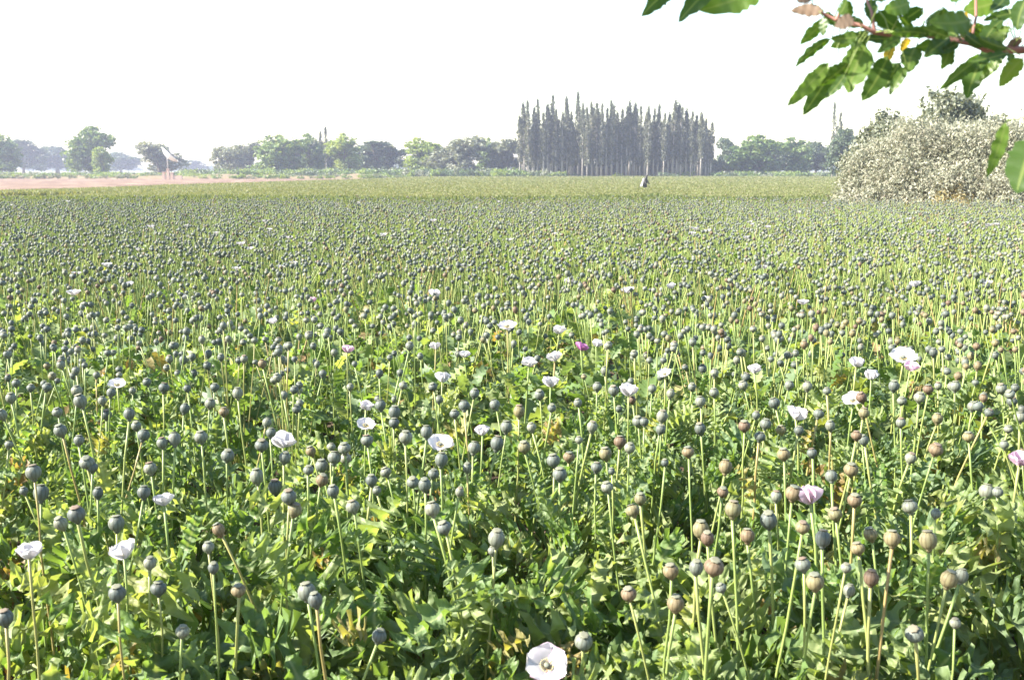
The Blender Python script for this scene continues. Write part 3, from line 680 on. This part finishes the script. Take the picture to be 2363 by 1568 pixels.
F_YEL = leaf_mat('foliage_yellow_green', [(0, (.12, .18, .035)), (.5, (.17, .23, .05)), (1, (.23, .27, .08))], trans=.35)
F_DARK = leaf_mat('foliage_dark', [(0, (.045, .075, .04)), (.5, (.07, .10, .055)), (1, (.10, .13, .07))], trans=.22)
F_GREY = leaf_mat('foliage_grey', [(0, (.11, .125, .085)), (.5, (.17, .185, .13)), (1, (.25, .26, .20))], trans=.22)
F_POP = leaf_mat('foliage_poplar', [(0, (.062, .072, .050)), (.5, (.10, .11, .075)), (1, (.165, .17, .12))], trans=.22)
F_SILV = leaf_mat('foliage_silver', [(0, (.17, .18, .125)), (.5, (.25, .255, .185)), (.85, (.32, .315, .235)), (1, (.34, .31, .24))], trans=.25, tmul=(1.2, 1.15, .8), rough=.55, spec=.3)
TV = {}
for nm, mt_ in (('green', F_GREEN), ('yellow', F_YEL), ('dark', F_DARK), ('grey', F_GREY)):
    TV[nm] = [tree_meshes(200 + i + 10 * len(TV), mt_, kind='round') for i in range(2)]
def tree(name, label, cx, topy, width, D, kinds, group=None, wy=1.0):
    """a tree whose crown top stands at picture height topy, width in picture units, D metres away"""
    p = at_depth(cx, topy, D); H = p.z; W = width * S / FPX * D; v = kinds[int(cx) % len(kinds)]
    root = empty(name, (p.x, D, 0)); sx = W / v[3] * 1.32; sz = H / (v[2] * .97)
    rz = (cx * 1.7) % 6.28
    link('trunk', v[1], root, rot=(0, 0, rz), scale=(sx, sx, sz)); link('crown', v[0], root, rot=(0, 0, rz), scale=(sx, sx * wy, sz))
    tag(root, label, 'tree', group); return root
G1 = 'trees along the far edge of the fields'
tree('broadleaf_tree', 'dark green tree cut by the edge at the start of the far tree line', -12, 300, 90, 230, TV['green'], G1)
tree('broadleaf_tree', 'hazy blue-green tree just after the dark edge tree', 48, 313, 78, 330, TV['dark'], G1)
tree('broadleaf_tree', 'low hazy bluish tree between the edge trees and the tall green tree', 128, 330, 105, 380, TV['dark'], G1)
tree('broadleaf_tree', 'tall green tree standing alone over the ploughed strip', 208, 288, 98, 225, TV['green'], G1)
tree('broadleaf_tree', 'small yellow-green tree at the foot of the tall green tree', 232, 330, 45, 214, TV['yellow'], G1)
tree('broadleaf_tree', 'faint bluish tree behind the tall green tree', 276, 345, 80, 420, TV['dark'], G1)
tree('broadleaf_tree', 'rounded grey tree behind the white dish', 362, 325, 88, 235, TV['grey'], G1)
tree('broadleaf_tree', 'very faint low tree in the gap after the white dish', 440, 366, 70, 520, TV['dark'], G1)
tree('broadleaf_tree', 'olive grey round tree at the start of the middle grove', 517, 333, 64, 225, TV['grey'], G1)
tree('broadleaf_tree', 'pale violet-grey tree beside the olive grey round tree', 570, 326, 66, 240, TV['grey'], G1)
tree('broadleaf_tree', 'light green domed tree in the middle grove', 648, 308, 105, 215, TV['green'], G1)
tree('broadleaf_tree', 'upright green tree under the thin pointed poplar', 712, 306, 60, 222, TV['green'], G1)
tree('broadleaf_tree', 'bright yellow-green tree after the thin pointed poplar', 793, 309, 88, 216, TV['yellow'], G1)
tree('broadleaf_tree', 'dark bluish dome closing the middle grove before the gap', 868, 316, 104, 235, TV['dark'], G1)
tree('broadleaf_tree', 'yellow-green topped tree just after the gap', 965, 318, 92, 220, TV['yellow'], G1)
tree('broadleaf_tree', 'silvery grey bushy tree with dark hollows', 1062, 312, 112, 214, TV['grey'], G1)
tree('broadleaf_tree', 'slim green tree between two silvery grey trees', 1128, 315, 50, 226, TV['green'], G1)
tree('broadleaf_tree', 'silvery grey tree touching the poplar grove', 1168, 318, 72, 216, TV['grey'], G1)
tree('broadleaf_tree', 'dark blue-green tree touching the far end of the poplar grove', 1676, 308, 66, 226, TV['dark'], G1)
tree('broadleaf_tree', 'fresh green round tree after the poplar grove', 1752, 308, 112, 214, TV['green'], G1)
tree('broadleaf_tree', 'green tree beyond the narrow notch after the fresh round tree', 1838, 314, 74, 218, TV['green'], G1)
tree('broadleaf_tree', 'dark tree before the tall thin mast-like poplar', 1886, 318, 70, 226, TV['dark'], G1)
tree('broadleaf_tree', 'dark bushy tree half behind the silvery bush', 1956, 284, 70, 160, TV['dark'], G1)

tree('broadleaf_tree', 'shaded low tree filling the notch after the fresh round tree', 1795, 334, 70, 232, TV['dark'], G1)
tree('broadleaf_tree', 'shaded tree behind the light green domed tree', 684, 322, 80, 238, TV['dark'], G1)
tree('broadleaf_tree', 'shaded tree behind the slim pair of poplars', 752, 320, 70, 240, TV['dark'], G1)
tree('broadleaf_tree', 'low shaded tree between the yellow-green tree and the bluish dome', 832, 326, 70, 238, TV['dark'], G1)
tree('broadleaf_tree', 'low grey tree behind the yellow-green topped one after the gap', 1008, 328, 80, 236, TV['grey'], G1)
# poplars: narrow columns with bare pale lower trunks
def poplar_meshes(seed, H=15.0, bare_=.24, w=.62):
    r = np.random.default_rng(seed); q = random.Random(seed); n = 150
    t = r.uniform(0, 1, n); z = H * (bare_ + (1 - bare_) * t); prof = w * (.55 + .75 * np.sin(np.pi * np.clip(t * .9 + .12, 0, 1)) ** .8) * (1 - .75 * t ** 5)
    a = r.uniform(0, 6.28, n); rad = prof * r.uniform(.1, 1, n) ** .6
    lean = q.uniform(-.3, .3)
    C_ = np.stack([np.cos(a) * rad + lean * t * t, np.sin(a) * rad, z], 1); mb = MB()
    mb.quads(leaf_cloud(r, C_, 15, np.array([.12, .12, .28]), .20, 1.5), np.repeat(r.random(n), 15) * .7 + r.random(n * 15) * .3)
    tr = MB(); tr.tube([(0, 0, -.1), (.02, 0, H * .25), (lean * .3, 0, H * .6), (lean, 0, H * .97)], [.15, .12, .08, .02], 7)
    for k in range(12):
        zz = H * q.uniform(bare_ * .8, .8); aa = q.uniform(0, 6.28); d = Vector((math.cos(aa), math.sin(aa), 0)) * w * .8
        tr.tube([(0, 0, zz), (d.x * .7, d.y * .7, zz + .6), (d.x, d.y, zz + 1.6)], [.04, .03, .01], 4)
    return mb.mesh('poplar_crown_shape', F_POP), tr.mesh('poplar_trunk_shape', M_PALE), H
POPS = [poplar_meshes(300 + i, bare_=.20 + .045 * (i % 4), w=.50 + .07 * (i % 3)) for i in range(7)]
pq = random.Random(9)
def poplar(cx, topy, D, label, group='poplars in the dense grove', sx=1.0):
    p = at_depth(cx, topy, D); v = POPS[pq.randrange(7)]; root = empty('poplar_tree', (p.x, D, 0)); s = p.z / v[2]; rz = pq.uniform(0, 6.28); k = sx * pq.uniform(.85, 1.15)
    link('trunk', v[1], root, rot=(0, 0, rz), scale=(k, k, s)); link('crown', v[0], root, rot=(0, 0, rz), scale=(k, k, s))
    tag(root, label, 'tree', group)
TOPS = [(1199, 268), (1210, 240), (1219, 233), (1232, 248), (1241, 229), (1254, 262), (1264, 240), (1275, 220), (1283, 255), (1297, 262), (1309, 222), (1318, 260), (1336, 214), (1345, 240), (1356, 248), (1366, 236), (1378, 240), (1389, 238), (1400, 252), (1412, 232), (1425, 260), (1436, 254), (1447, 246), (1456, 236), (1466, 236), (1479, 246), (1490, 262), (1497, 244), (1510, 252), (1521, 240), (1534, 262), (1544, 262), (1556, 234), (1564, 242), (1574, 250), (1586, 254), (1597, 258), (1606, 268), (1620, 258), (1631, 274), (1643, 284)]
def nth(i):
    tens = ['', 'twenty', 'thirty', 'forty']; i += 1
    if i <= 20: return ORD[i - 1]
    return (['', '', 'twentieth', 'thirtieth', 'fortieth'][i // 10]) if i % 10 == 0 else tens[i // 10 - 1] + '-' + ORD[i % 10 - 1]
for i, (x, y) in enumerate(TOPS):
    look = 'tall' if y < 236 else ('short' if y > 258 else 'narrow')
    poplar(x, y, 200 + pq.uniform(-2, 2), '%s poplar, %s from the silvery-tree end in the front row of the grove' % (look, nth(i)))
for i in range(38):
    x = 1206 + i * 11.6 + pq.uniform(-2, 2); j = min(range(len(TOPS)), key=lambda k: abs(TOPS[k][0] - x))
    poplar(x, TOPS[j][1] + pq.uniform(12, 34), 208 + pq.uniform(-2, 3), 'shaded poplar, %s from the silvery-tree end in the back row of the grove' % nth(i), sx=1.25)
for i in range(30):
    x = 1212 + i * 14.4 + pq.uniform(-3, 3); j = min(range(len(TOPS)), key=lambda k: abs(TOPS[k][0] - x))
    poplar(x, TOPS[j][1] + pq.uniform(25, 50), 214 + pq.uniform(-2, 3), 'deeply shaded poplar, %s from the silvery-tree end behind the two outer rows' % nth(i), sx=1.5)
poplar(750, 291, 226, 'thin pointed poplar rising from the middle grove', 'lone poplars in the far tree line', .8)
poplar(737, 303, 228, 'shorter slim poplar beside the thin pointed one', 'lone poplars in the far tree line', .8)
poplar(1928, 238, 172, 'tall thin mast-like poplar before the silvery bush', 'lone poplars in the far tree line', .75)
poplar(1938, 262, 176, 'lower slim poplar behind the tall mast-like one', 'lone poplars in the far tree line', .8)

# undergrowth along the foot of the trees and the far, hazy wood on the horizon
UND = []
for i in range(4):
    r = np.random.default_rng(500 + i); C_ = blob_centres(r, [(0, 0, .45, 1.0, .8, .5), (.6, .2, .6, .6, .6, .5)], 26); mb = MB(); mb.quads(leaf_cloud(r, C_, 12, .12, .17), r.random(26 * 12))
    UND.append(mb.mesh('undergrowth_shape', [F_GREEN, F_GREY, F_YEL, F_DARK][i]))
up, uv, us_ = [], [], []
for _ in range(260):
    xd = fr_.uniform(-40, 930); D = fr_.uniform(176, 193); p = at_depth(xd, 400, D); up.append((p.x, D, .2)); uv.append(fr_.choice([0, 0, 1, 2])); s = fr_.uniform(.3, .7); us_.append((s * 2.2, s, s))
for _ in range(150):
    xd = fr_.uniform(1195, 1700); D = fr_.uniform(217, 226); p = at_depth(xd, 400, D); up.append((p.x, D, 0)); uv.append(fr_.choice([3, 3, 1])); s = fr_.uniform(1.4, 2.2); us_.append((s, s, s * 1.7))
for _ in range(950):
    xd = fr_.uniform(-40, 2000); D = fr_.uniform(194, 212)
    if 1300 < xd < 1660 and fr_.random() < .93: continue
    if xd < 410 and fr_.random() < .55: continue
    p = at_depth(xd, 400, D); up.append((p.x, D, 0)); uv.append(fr_.choice([0, 0, 1, 2, 3, 3]))
    s = fr_.uniform(.9, 1.7); us_.append((s * 1.3, s, s * (1.0 if 420 < xd < 1250 else .7)))
n = len(up); scatter('undergrowth', up, uv, nrg.uniform(0, 6.28, n), np.array(us_), UND, label='low green scrub along the foot of the far trees')
FARW = []
for i in range(3):
    v = tree_meshes(600 + i, F_DARK, 9, 9, 'round', .5, 90, 14); FARW.append(v[0])
up, uv, us_ = [], [], []
for _ in range(420):
    D = fr_.uniform(620, 1100); x = fr_.uniform(-.62, .62) * D; hh = .75 + .5 * mnoise.noise(Vector((x * .006, D * .004, 2))); up.append((x, D, 0)); uv.append(fr_.randrange(3)); us_.append((1.5, 1.2, max(.4, hh)))
n = len(up); scatter('far_treeline', up, uv, nrg.uniform(0, 6.28, n), np.array(us_), FARW, label='faint hazy wood along the horizon')

# ------------------------------------------------------------------ silvery bushes and the trees behind them
def bush(name, label, cx, topy, width, D, mat, seed, leaf, clumps, per, zlow=.15, elong=2.6, spray=True, cat='bush'):
    p = at_depth(cx, topy, D); H = p.z; W = width * S / FPX * D; r = np.random.default_rng(seed); q = random.Random(seed); blobs = []
    for k in range(26):
        a = q.uniform(0, 6.28); e_ = math.asin(q.uniform(zlow, 1)); rr = q.uniform(.70, 1.0)
        blobs.append((math.cos(a) * math.cos(e_) * W * .40 * rr, math.sin(a) * math.cos(e_) * W * .30 * rr, H * (.08 + zlow * .4) + math.sin(e_) * H * (.74 - zlow * .4) * rr, W * .12 * q.uniform(.8, 1.25), W * .12, H * .14 * q.uniform(.8, 1.25)))
    if zlow < .2:
        for k in range(9): a = 6.283 * k / 9; blobs.append((math.cos(a) * W * .36, math.sin(a) * W * .28, H * .16, W * .13, W * .12, H * .15))
    C_ = blob_centres(r, blobs, clumps); C_[:, 2] = np.clip(C_[:, 2], .12, None)
    mb = MB(); mb.quads(leaf_cloud(r, C_, per, W * .022, leaf, elong, .5), np.repeat(r.random(clumps), per) * .5 + r.random(clumps * per) * .5)
    if spray:
        m = 420; Cs = blob_centres(r, blobs, m) ; d = Cs - np.array([0, 0, H * .3]); d /= np.linalg.norm(d, axis=1)[:, None]
        for k in range(6): mb.quads(leaf_cloud(r, Cs + d * (.06 + .085 * k), 4, .035, leaf, elong), r.random(m * 4))
    root = empty(name, (p.x, D, 0)); tr = MB()
    for b in blobs:
        for k in range(2): tr.tube([(q.uniform(-.15, .15), q.uniform(-.15, .15), 0), (b[0] * .5 + q.uniform(-.2, .2), b[1] * .5, b[2] * .6), (b[0] + q.uniform(-.3, .3), b[1], b[2] + b[5] * .6)], [.045, .03, .008], 5)
    link('branches' if cat == 'bush' else 'trunk', tr.mesh('branch_shape', M_BARK), root); cr = link('foliage' if cat == 'bush' else 'crown', mb.mesh('bush_foliage_shape', mat), root); cr['kind'] = 'stuff'
    tag(root, label, cat); return root
bush('silvery_bush', 'broad silvery grey-green bush at the far edge of the poppies', 2195, 238, 520, 33, F_SILV, 1, .042, 4300, 30)
bush('silvery_bush', 'paler bush reaching out of frame beside the broad silvery one', 2405, 226, 400, 31, F_SILV, 2, .042, 3000, 30)
bush('silvery_bush', 'small pale bush at the outer foot of the broad silvery one', 1985, 345, 80, 33.5, F_SILV, 5, .045, 400, 26)
bush('dark_tree', 'dark olive tree rising behind the broad silvery bush', 2190, 190, 330, 42, F_GREY, 3, .10, 900, 22, .3, 2.0, True, 'tree')
bush('dark_tree', 'lower dark olive tree at the shoulder of the silvery bush', 2050, 255, 190, 44, F_GREY, 4, .10, 420, 22, .3, 2.0, True, 'tree')
bush('dry_scrub', 'dry tan scrub under the silvery bushes', 2230, 405, 330, 31.3, leaf_mat('foliage_tan', [(0, (.22, .19, .09)), (.5, (.30, .26, .13)), (1, (.36, .29, .17))], trans=.2), 6, .06, 420, 22, .0, 3, False)

# ------------------------------------------------------------------ white dish on its stand by the far bank
M_WHITE = solid_mat('dish_paint', [(0, (.8, .8, .78)), (1, (.82, .82, .8))], rough=.4, nscale=2, namt=.15)
M_CLAY = solid_mat('clay_brick', [(0, (.46, .30, .24)), (1, (.50, .36, .29))], rough=.9, spec=.1, nscale=5, namt=.4)
M_METAL = solid_mat('stand_metal', [(0, (.3, .28, .27)), (1, (.33, .31, .3))], rough=.5, nscale=6, namt=.3)
D = 171; c = at_depth(386, 364, D); dish = empty('satellite_dish', (c.x, D, 0)); hz = c.z
mb = MB(); prof = [(1.35 * t, .55 * t * t) for t in (0, .2, .4, .6, .8, 1)]; b0 = 28
for (r_, z) in prof + [(1.35, .59)] + [(1.33 * t, .55 * t * t + .05) for t in (1, .8, .6, .4, .2, 0)]:
    for k in range(b0): mb.v.append((r_ * math.cos(6.2832 * k / b0), r_ * math.sin(6.2832 * k / b0), z))
for i in range(len(prof) * 2):
    for k in range(b0): k2 = (k + 1) % b0; mb.f.append((i * b0 + k, i * b0 + k2, (i + 1) * b0 + k2, (i + 1) * b0 + k)); mb.m.append(0); mb.t.append(0)
dm = Matrix.Translation((0, 0, hz)) @ rot_to(Vector((.62, .25, .72)))
do = link('reflector', mb.mesh('reflector', M_WHITE), dish, mtx=dm @ Matrix.Diagonal((1.25, 1.25, 1.25, 1)))
mb = MB()
for k in range(3): a = k * 2.094; mb.tube([(1.2 * math.cos(a), 1.2 * math.sin(a), .36), (.06 * math.cos(a), .06 * math.sin(a), 1.15)], .025, 5)
mb.tube([(0, 0, 1.05), (0, 0, 1.3)], .09, 8); link('feed_arm', mb.mesh('feed_arm', M_METAL), do)
mb = MB(); mb.tube([(0, 0, .5), (0, 0, hz - .3), (0.0, 0, hz)], .09, 8); link('mast', mb.mesh('mast', M_METAL), dish)
def box(mb, x0, x1, y0, y1, z0, z1): mb.add([(x0, y0, z0), (x1, y0, z0), (x1, y1, z0), (x0, y1, z0), (x0, y0, z1), (x1, y0, z1), (x1, y1, z1), (x0, y1, z1)], [(3, 2, 1, 0), (4, 5, 6, 7), (0, 1, 5, 4), (1, 2, 6, 5), (2, 3, 7, 6), (3, 0, 4, 7)])
for x0, x1, z1 in ((-.95, -.55, 1.25), (-.2, .2, 1.75), (.45, .85, 1.15)):
    mb = MB(); box(mb, x0, x1, -.25, .25, 0, z1); box(mb, x0 - .06, x1 + .06, -.3, .3, z1, z1 + .1); link('brick_pier', mb.mesh('brick_pier', M_CLAY, False), dish)
mb = MB(); box(mb, -1.1, 2.3, -.2, .2, 0, .75); link('low_wall', mb.mesh('low_wall', M_CLAY, False), dish)
tag(dish, 'white dish tilted on a stand with pinkish brick piers by the far bank', 'satellite dish')

# ------------------------------------------------------------------ stooping person far out in the crop
D = 70; f0 = at_depth(1487, 440, D)
pe = empty('person', (f0.x, D, 0)); M_CLOTH = solid_mat('dark_cloth', [(0, (.045, .045, .05)), (1, (.06, .06, .065))], rough=.85)
M_SHAWL = solid_mat('pale_cloth', [(0, (.22, .22, .24)), (1, (.25, .245, .26))], rough=.85)
J = [((0, 0, .78), .15), ((.04, 0, .98), .16), ((.08, -.02, 1.12), .13), ((.12, -.04, 1.20), .06), ((.16, -.06, 1.30), .095), ((.17, -.07, 1.40), .08),
     ((-.02, -.11, .72), .10), ((.05, -.12, .42), .075), ((-.02, -.12, .08), .05), ((.08, -.14, .03), .04),
     ((.0, .11, .72), .10), ((.08, .12, .42), .075), ((.02, .12, .08), .05), ((.12, .10, .03), .04),
     ((.08, -.18, 1.08), .06), ((.15, -.24, .86), .045), ((.28, -.2, .72), .035), ((.07, .16, 1.08), .06), ((.14, .22, .86), .045), ((.27, .18, .72), .035)]
E = [(0, 1), (1, 2), (2, 3), (3, 4), (4, 5), (0, 6), (6, 7), (7, 8), (8, 9), (0, 10), (10, 11), (11, 12), (12, 13), (2, 14), (14, 15), (15, 16), (2, 17), (17, 18), (18, 19)]
me = bpy.data.meshes.new('body'); me.from_pydata([j[0] for j in J], E, []); me.materials.append(M_CLOTH)
bo = link('body', me, pe); bo.rotation_euler = (0, 0, R(-35)); sk = bo.modifiers.new('skin', 'SKIN')
for i, (q_, r_) in enumerate(J): me.skin_vertices[0].data[i].radius = (r_, r_)
me.skin_vertices[0].data[0].use_root = True
bo.modifiers.new('sub', 'SUBSURF').levels = 1; bo.modifiers['sub'].render_levels = 1
mb = MB()
for i in range(9):
    t = i / 8
    for k in range(9):
        a = -2.3 + 1.7 * k / 8; rr = .17 + .10 * t + .02 * math.sin(5 * a + 3 * t); mb.v.append((.06 - .1 * t + rr * math.sin(a), -rr * math.cos(a), 1.16 - .58 * t))
for i in range(8):
    for k in range(8): a = i * 9 + k; mb.f.append((a, a + 1, a + 10, a + 9)); mb.m.append(0); mb.t.append(0)
sh = link('shawl', mb.mesh('shawl', M_SHAWL), pe); so_ = sh.modifiers.new('thick', 'SOLIDIFY'); so_.thickness = .015
tag(pe, 'person in dark clothes and a pale shawl stooping in the far crop', 'person')

# ------------------------------------------------------------------ tree whose branch hangs into the picture; its crown shades the near corner
M_TLEAF = leaf_mat('tree_leaf', [(0, (.034, .068, .016)), (.5, (.058, .105, .022)), (.85, (.095, .155, .028)), (1, (.14, .20, .034))], trans=.40, tmul=(1.8, 2.0, .5), rough=.4, spec=.3, ribcol=(.16, .20, .06))
M_TLEAFY = leaf_mat('tree_leaf_yellow', [(0, (.50, .33, .05)), (1, (.45, .36, .06))], trans=.45, tmul=(1.4, 1.2, .6), rough=.4)
M_TLEAFB = leaf_mat('tree_leaf_brown', [(0, (.16, .12, .09)), (1, (.20, .14, .10))], trans=.3, tmul=(1.3, 1.1, .9), rough=.5)
M_TWIG = solid_mat('twig_bark', [(0, (.24, .11, .09)), (1, (.28, .13, .10))], rough=.6, nscale=30, namt=.3)
tree_root = empty('overhanging_tree', (1.35, -1.1, 0))
def zL(x, y): return (1794.4 + .2403 * x, .2403 * y)
YB = 1.38
tw_px = [(330, 80), (430, 130), (560, 190), (800, 245), (930, 310), (1150, 340), (1400, 330), (1700, 385), (1850, 410), (2000, 470), (2363, 480)]
tw = [at_depth(*zL(x, y), YB + .02 * math.sin(i * 1.3)) for i, (x, y) in enumerate(tw_px)]
limb_end = tw[-1] + Vector((.16, -.10, .02)); O = Vector((1.35, -1.1, 0))
limb = [tw[-1], limb_end, Vector((1.05, .95, 2.08)), Vector((1.25, .2, 2.15)), Vector((1.33, -.6, 2.05)), Vector((1.35, -1.05, 1.8))]
mb = MB()
mb.tube([(0, 0, -.1), (.03, .02, .6), (-.02, .03, 1.3), (0, .05, 1.85)], [.17, .14, .12, .11], 12)
link('trunk', mb.mesh('trunk', M_BARK), tree_root)
mb = MB(); mb.tube([q - O for q in limb], [.0052, .008, .014, .024, .04, .06], 8); bo_ = link('branch', mb.mesh('branch', M_TWIG), tree_root)
mb = MB()
mb.tube([q - O for q in tw], [.0016, .002, .0024, .0028, .0032, .0036, .0038, .004, .0043, .0047, .0053], 6)
for a_, b_ in (((930, 310), (815, -90)), ((1850, 410), (1830, 250)), ((1850, 410), (1900, -80)), ((560, 190), (640, -60))):
    p0, p1 = at_depth(*zL(*a_), YB), at_depth(*zL(*b_), YB + .05); mb.tube([p0 - O, (p0 + p1) / 2 - O + Vector((.004, 0, 0)), p1 - O], [.0026, .002, .0016], 5)
top_tw = [at_depth(1470, -75, 1.5), at_depth(1640, -60, 1.47), at_depth(1820, -75, 1.44), at_depth(2100, -110, 1.38), Vector((.75, 1.0, 2.2)), Vector((1.25, .2, 2.18))]
mb.tube([q - O for q in top_tw], [.002, .003, .004, .006, .009, .014], 6)
side_tw = [limb[1], at_depth(2440, 200, 1.3), at_depth(2400, 300, 1.25)]; mb.tube([q - O for q in side_tw], [.004, .003, .002], 5)
LV = [((500, 590), (150, 1020), 150, 'g'), ((575, 600), (310, 1060), 190, 'g'), ((690, 590), (470, 840), 175, 'g'), ((850, 420), (640, 815), 290, 'g'), ((650, 700), (520, 940), 105, 'g'), ((1060, 530), (880, 950), 220, 'g'),
      ((1180, 590), (1030, 810), 165, 'g'), ((1330, 440), (1190, 670), 210, 'g'), ((1240, 630), (1070, 870), 110, 'g'), ((520, 360), (190, 570), 100, 'g'), ((780, 350), (540, 400), 110, 'g'), ((490, 160), (260, 410), 130, 'g'),
      ((440, 110), (150, 70), 125, 'b'), ((740, 180), (560, 230), 150, 'b'), ((960, 90), (1100, 330), 180, 'g'), ((1270, 20), (1040, 140), 190, 'g'), ((1390, 70), (1220, 210), 150, 'g'), ((1290, 330), (1460, 270), 120, 'g'),
      ((1660, 350), (1420, 490), 175, 'g'), ((1860, 180), (1540, 330), 250, 'g'), ((1590, 60), (1580, 330), 110, 'g'), ((2100, 20), (1820, 120), 210, 'g'), ((2000, 515), (1550, 800), 130, 'g'), ((1970, 540), (1790, 885), 205, 'g'),
      ((2140, 510), (2020, 770), 130, 'g'), ((2360, 550), (2120, 770), 170, 'g'), ((2360, 110), (2000, 180), 120, 'g'), ((2390, -20), (2250, 240), 190, 'g'), ((1100, 390), (1060, 590), 105, 'y'), ((1250, 360), (1220, 490), 90, 'y'),
      ((2260, 270), (1910, 250), 55, 'g'), ((2350, 360), (2220, 450), 90, 'b'), ((900, -20), (850, 190), 130, 'g'), ((640, -10), (700, 180), 110, 'g'), ((2180, -40), (2120, 130), 150, 'g'), ((1750, -60), (1700, 40), 120, 'g'),
      ((330, -40), (190, 40), 90, 'b'), ((1050, -50), (960, 30), 100, 'g')]
LV2 = [((1570, -45), (1478, 17), 44, 'g'), ((1660, -50), (1570, 32), 46, 'g'), ((1765, -40), (1648, 46), 70, 'g'), ((2322, 278), (2288, 396), 34, 'y2'), ((2395, 312), (2338, 428), 92, 'y2'), ((2420, 60), (2370, 150), 60, 'g')]
tl = random.Random(3)
for i in range(34):
    k = tl.choice([0, 1, 2, 3, 4, 5, 5, 6, 6, 7, 8, 9, 9]); t = tl.random(); bx = tw_px[k][0] + (tw_px[k + 1][0] - tw_px[k][0]) * t; by = tw_px[k][1] + (tw_px[k + 1][1] - tw_px[k][1]) * t
    up_ = tl.random() < (.75 if bx > 1000 else .4); a = math.radians(tl.uniform(20, 160)) * (-1 if up_ else 1); ln = tl.uniform(170, 300); o_ = tl.uniform(15, 70)
    LV.append(((bx + math.cos(a) * o_, by + math.sin(a) * o_), (bx + math.cos(a) * (o_ + ln) - 60, by + math.sin(a) * (o_ + ln * .8)), ln * tl.uniform(.42, .62), 'y' if i == 7 else 'g'))
TLS = [leaf_mesh('tree_leaf_shape', M_TLEAF, tl, n=16, width=.58, ovate=True, tooth=.16, ruffle=.03, droop=tl.uniform(.05, .35), fold=tl.uniform(.05, .4), base=.1, lobes=3) for _ in range(5)]
def recol(me, mat): m2 = me.copy(); m2.materials.clear(); m2.materials.append(mat); return m2
TLY = [recol(m, M_TLEAFY) for m in TLS[:3]]; TLB = [recol(m, M_TLEAFB) for m in TLS[:3]]
anchors = []
for ch in (tw, top_tw[:5], side_tw):
    for i in range(len(ch) - 1):
        for k in range(6): anchors.append(ch[i].lerp(ch[i + 1], k / 6))
for i, (a_, b_, w_, fl) in enumerate([(zL(*a), zL(*b), w * .2403, f) for a, b, w, f in LV] + LV2):
    Y0 = YB + tl.uniform(-.07, .07) + (0.09 if i >= len(LV) and i < len(LV) + 3 else 0) - (.13 if fl == 'y2' else 0)
    p0, p1 = at_depth(*a_, Y0), at_depth(*b_, Y0 + tl.uniform(-.03, .03)); ax = p1 - p0; Ln = ax.length * 1.14; ax.normalize()
    view = (p0 - Vector((0, 0, CAM_H))).normalized(); sd = view.cross(ax).normalized(); nv = ax.cross(sd)
    q_ = Matrix.Rotation(R(tl.uniform(-24, 24)), 3, ax); sd, nv = q_ @ sd, q_ @ nv
    if nv.z < 0: sd, nv = -sd, -nv
    wscale = w_ * S / FPX * Y0 * 1.5
    mt = Matrix(((ax.x * Ln, sd.x * wscale / .58 * .9, nv.x * Ln, 0), (ax.y * Ln, sd.y * wscale / .58 * .9, nv.y * Ln, 0), (ax.z * Ln, sd.z * wscale / .58 * .9, nv.z * Ln, 0), (0, 0, 0, 1)))
    pool = TLY if fl == 'y' else TLB if fl == 'b' else TLS
    lf = link('leaf', pool[i % len(pool)], tree_root, mtx=Matrix.Translation(p0 - O) @ mt)
    if fl == 'y': lf['label'] = 'yellowing leaf'
    an = min(anchors, key=lambda q: (q - p0).length); mb.tube([an - O, (an + p0) / 2 - O + Vector((0, 0, .006)), p0 - O], [.0010, .0007, .0007], 4, 1)
link('twig', mb.mesh('twig', [M_TWIG, M_STEM]), tree_root)
r = np.random.default_rng(901)
blobs = [(-1.42 - 1.35, 1.85 + 1.1, 3.05, .40, .38, .2), (-1.6 - 1.35, 1.5 + 1.1, 3.0, .36, .3, .18), (-1.2, -.3, 3.3, 1.2, .8, .45), (0, 0, 3.3, 1.1, .9, .6), (.5, .5, 2.9, .6, .6, .35)]
mb = MB(); C_ = blob_centres(r, blobs[:2], 130); mb.quads(leaf_cloud(r, C_, 12, .07, .085, 1.6), r.random(130 * 12)); C_ = blob_centres(r, blobs[2:], 320); mb.quads(leaf_cloud(r, C_, 11, .09, .075, 1.6), r.random(320 * 11)); cr = link('crown', mb.mesh('crown', M_TLEAF), tree_root); cr['kind'] = 'stuff'
mb = MB()
for b in blobs: mb.tube([(0, 0, 1.8), (b[0] * .4, b[1] * .4, 2.6), (b[0], b[1], b[2])], [.07, .04, .012], 7)
link('limbs', mb.mesh('limbs', M_BARK), tree_root)
tag(tree_root, 'broad-leaved tree with a leafy reddish branch hanging into the top corner', 'tree')

# ------------------------------------------------------------------ haze
m, nt, out = new_mat('haze_air'); pv = nt.nodes.new('ShaderNodeVolumePrincipled'); pv.inputs['Density'].default_value = 0.0006; pv.inputs['Color'].default_value = (.72, .76, 1.0, 1); pv.inputs['Anisotropy'].default_value = 0.2
nt.links.new(pv.outputs[0], out.inputs['Volume'])
mb = MB(); box(mb, -1300, 1300, -40, 1300, -1.2, 24); hz_ = link('haze', mb.mesh('haze', m, False)); tag(hz_, 'thin pale haze over the far fields', kind='stuff')
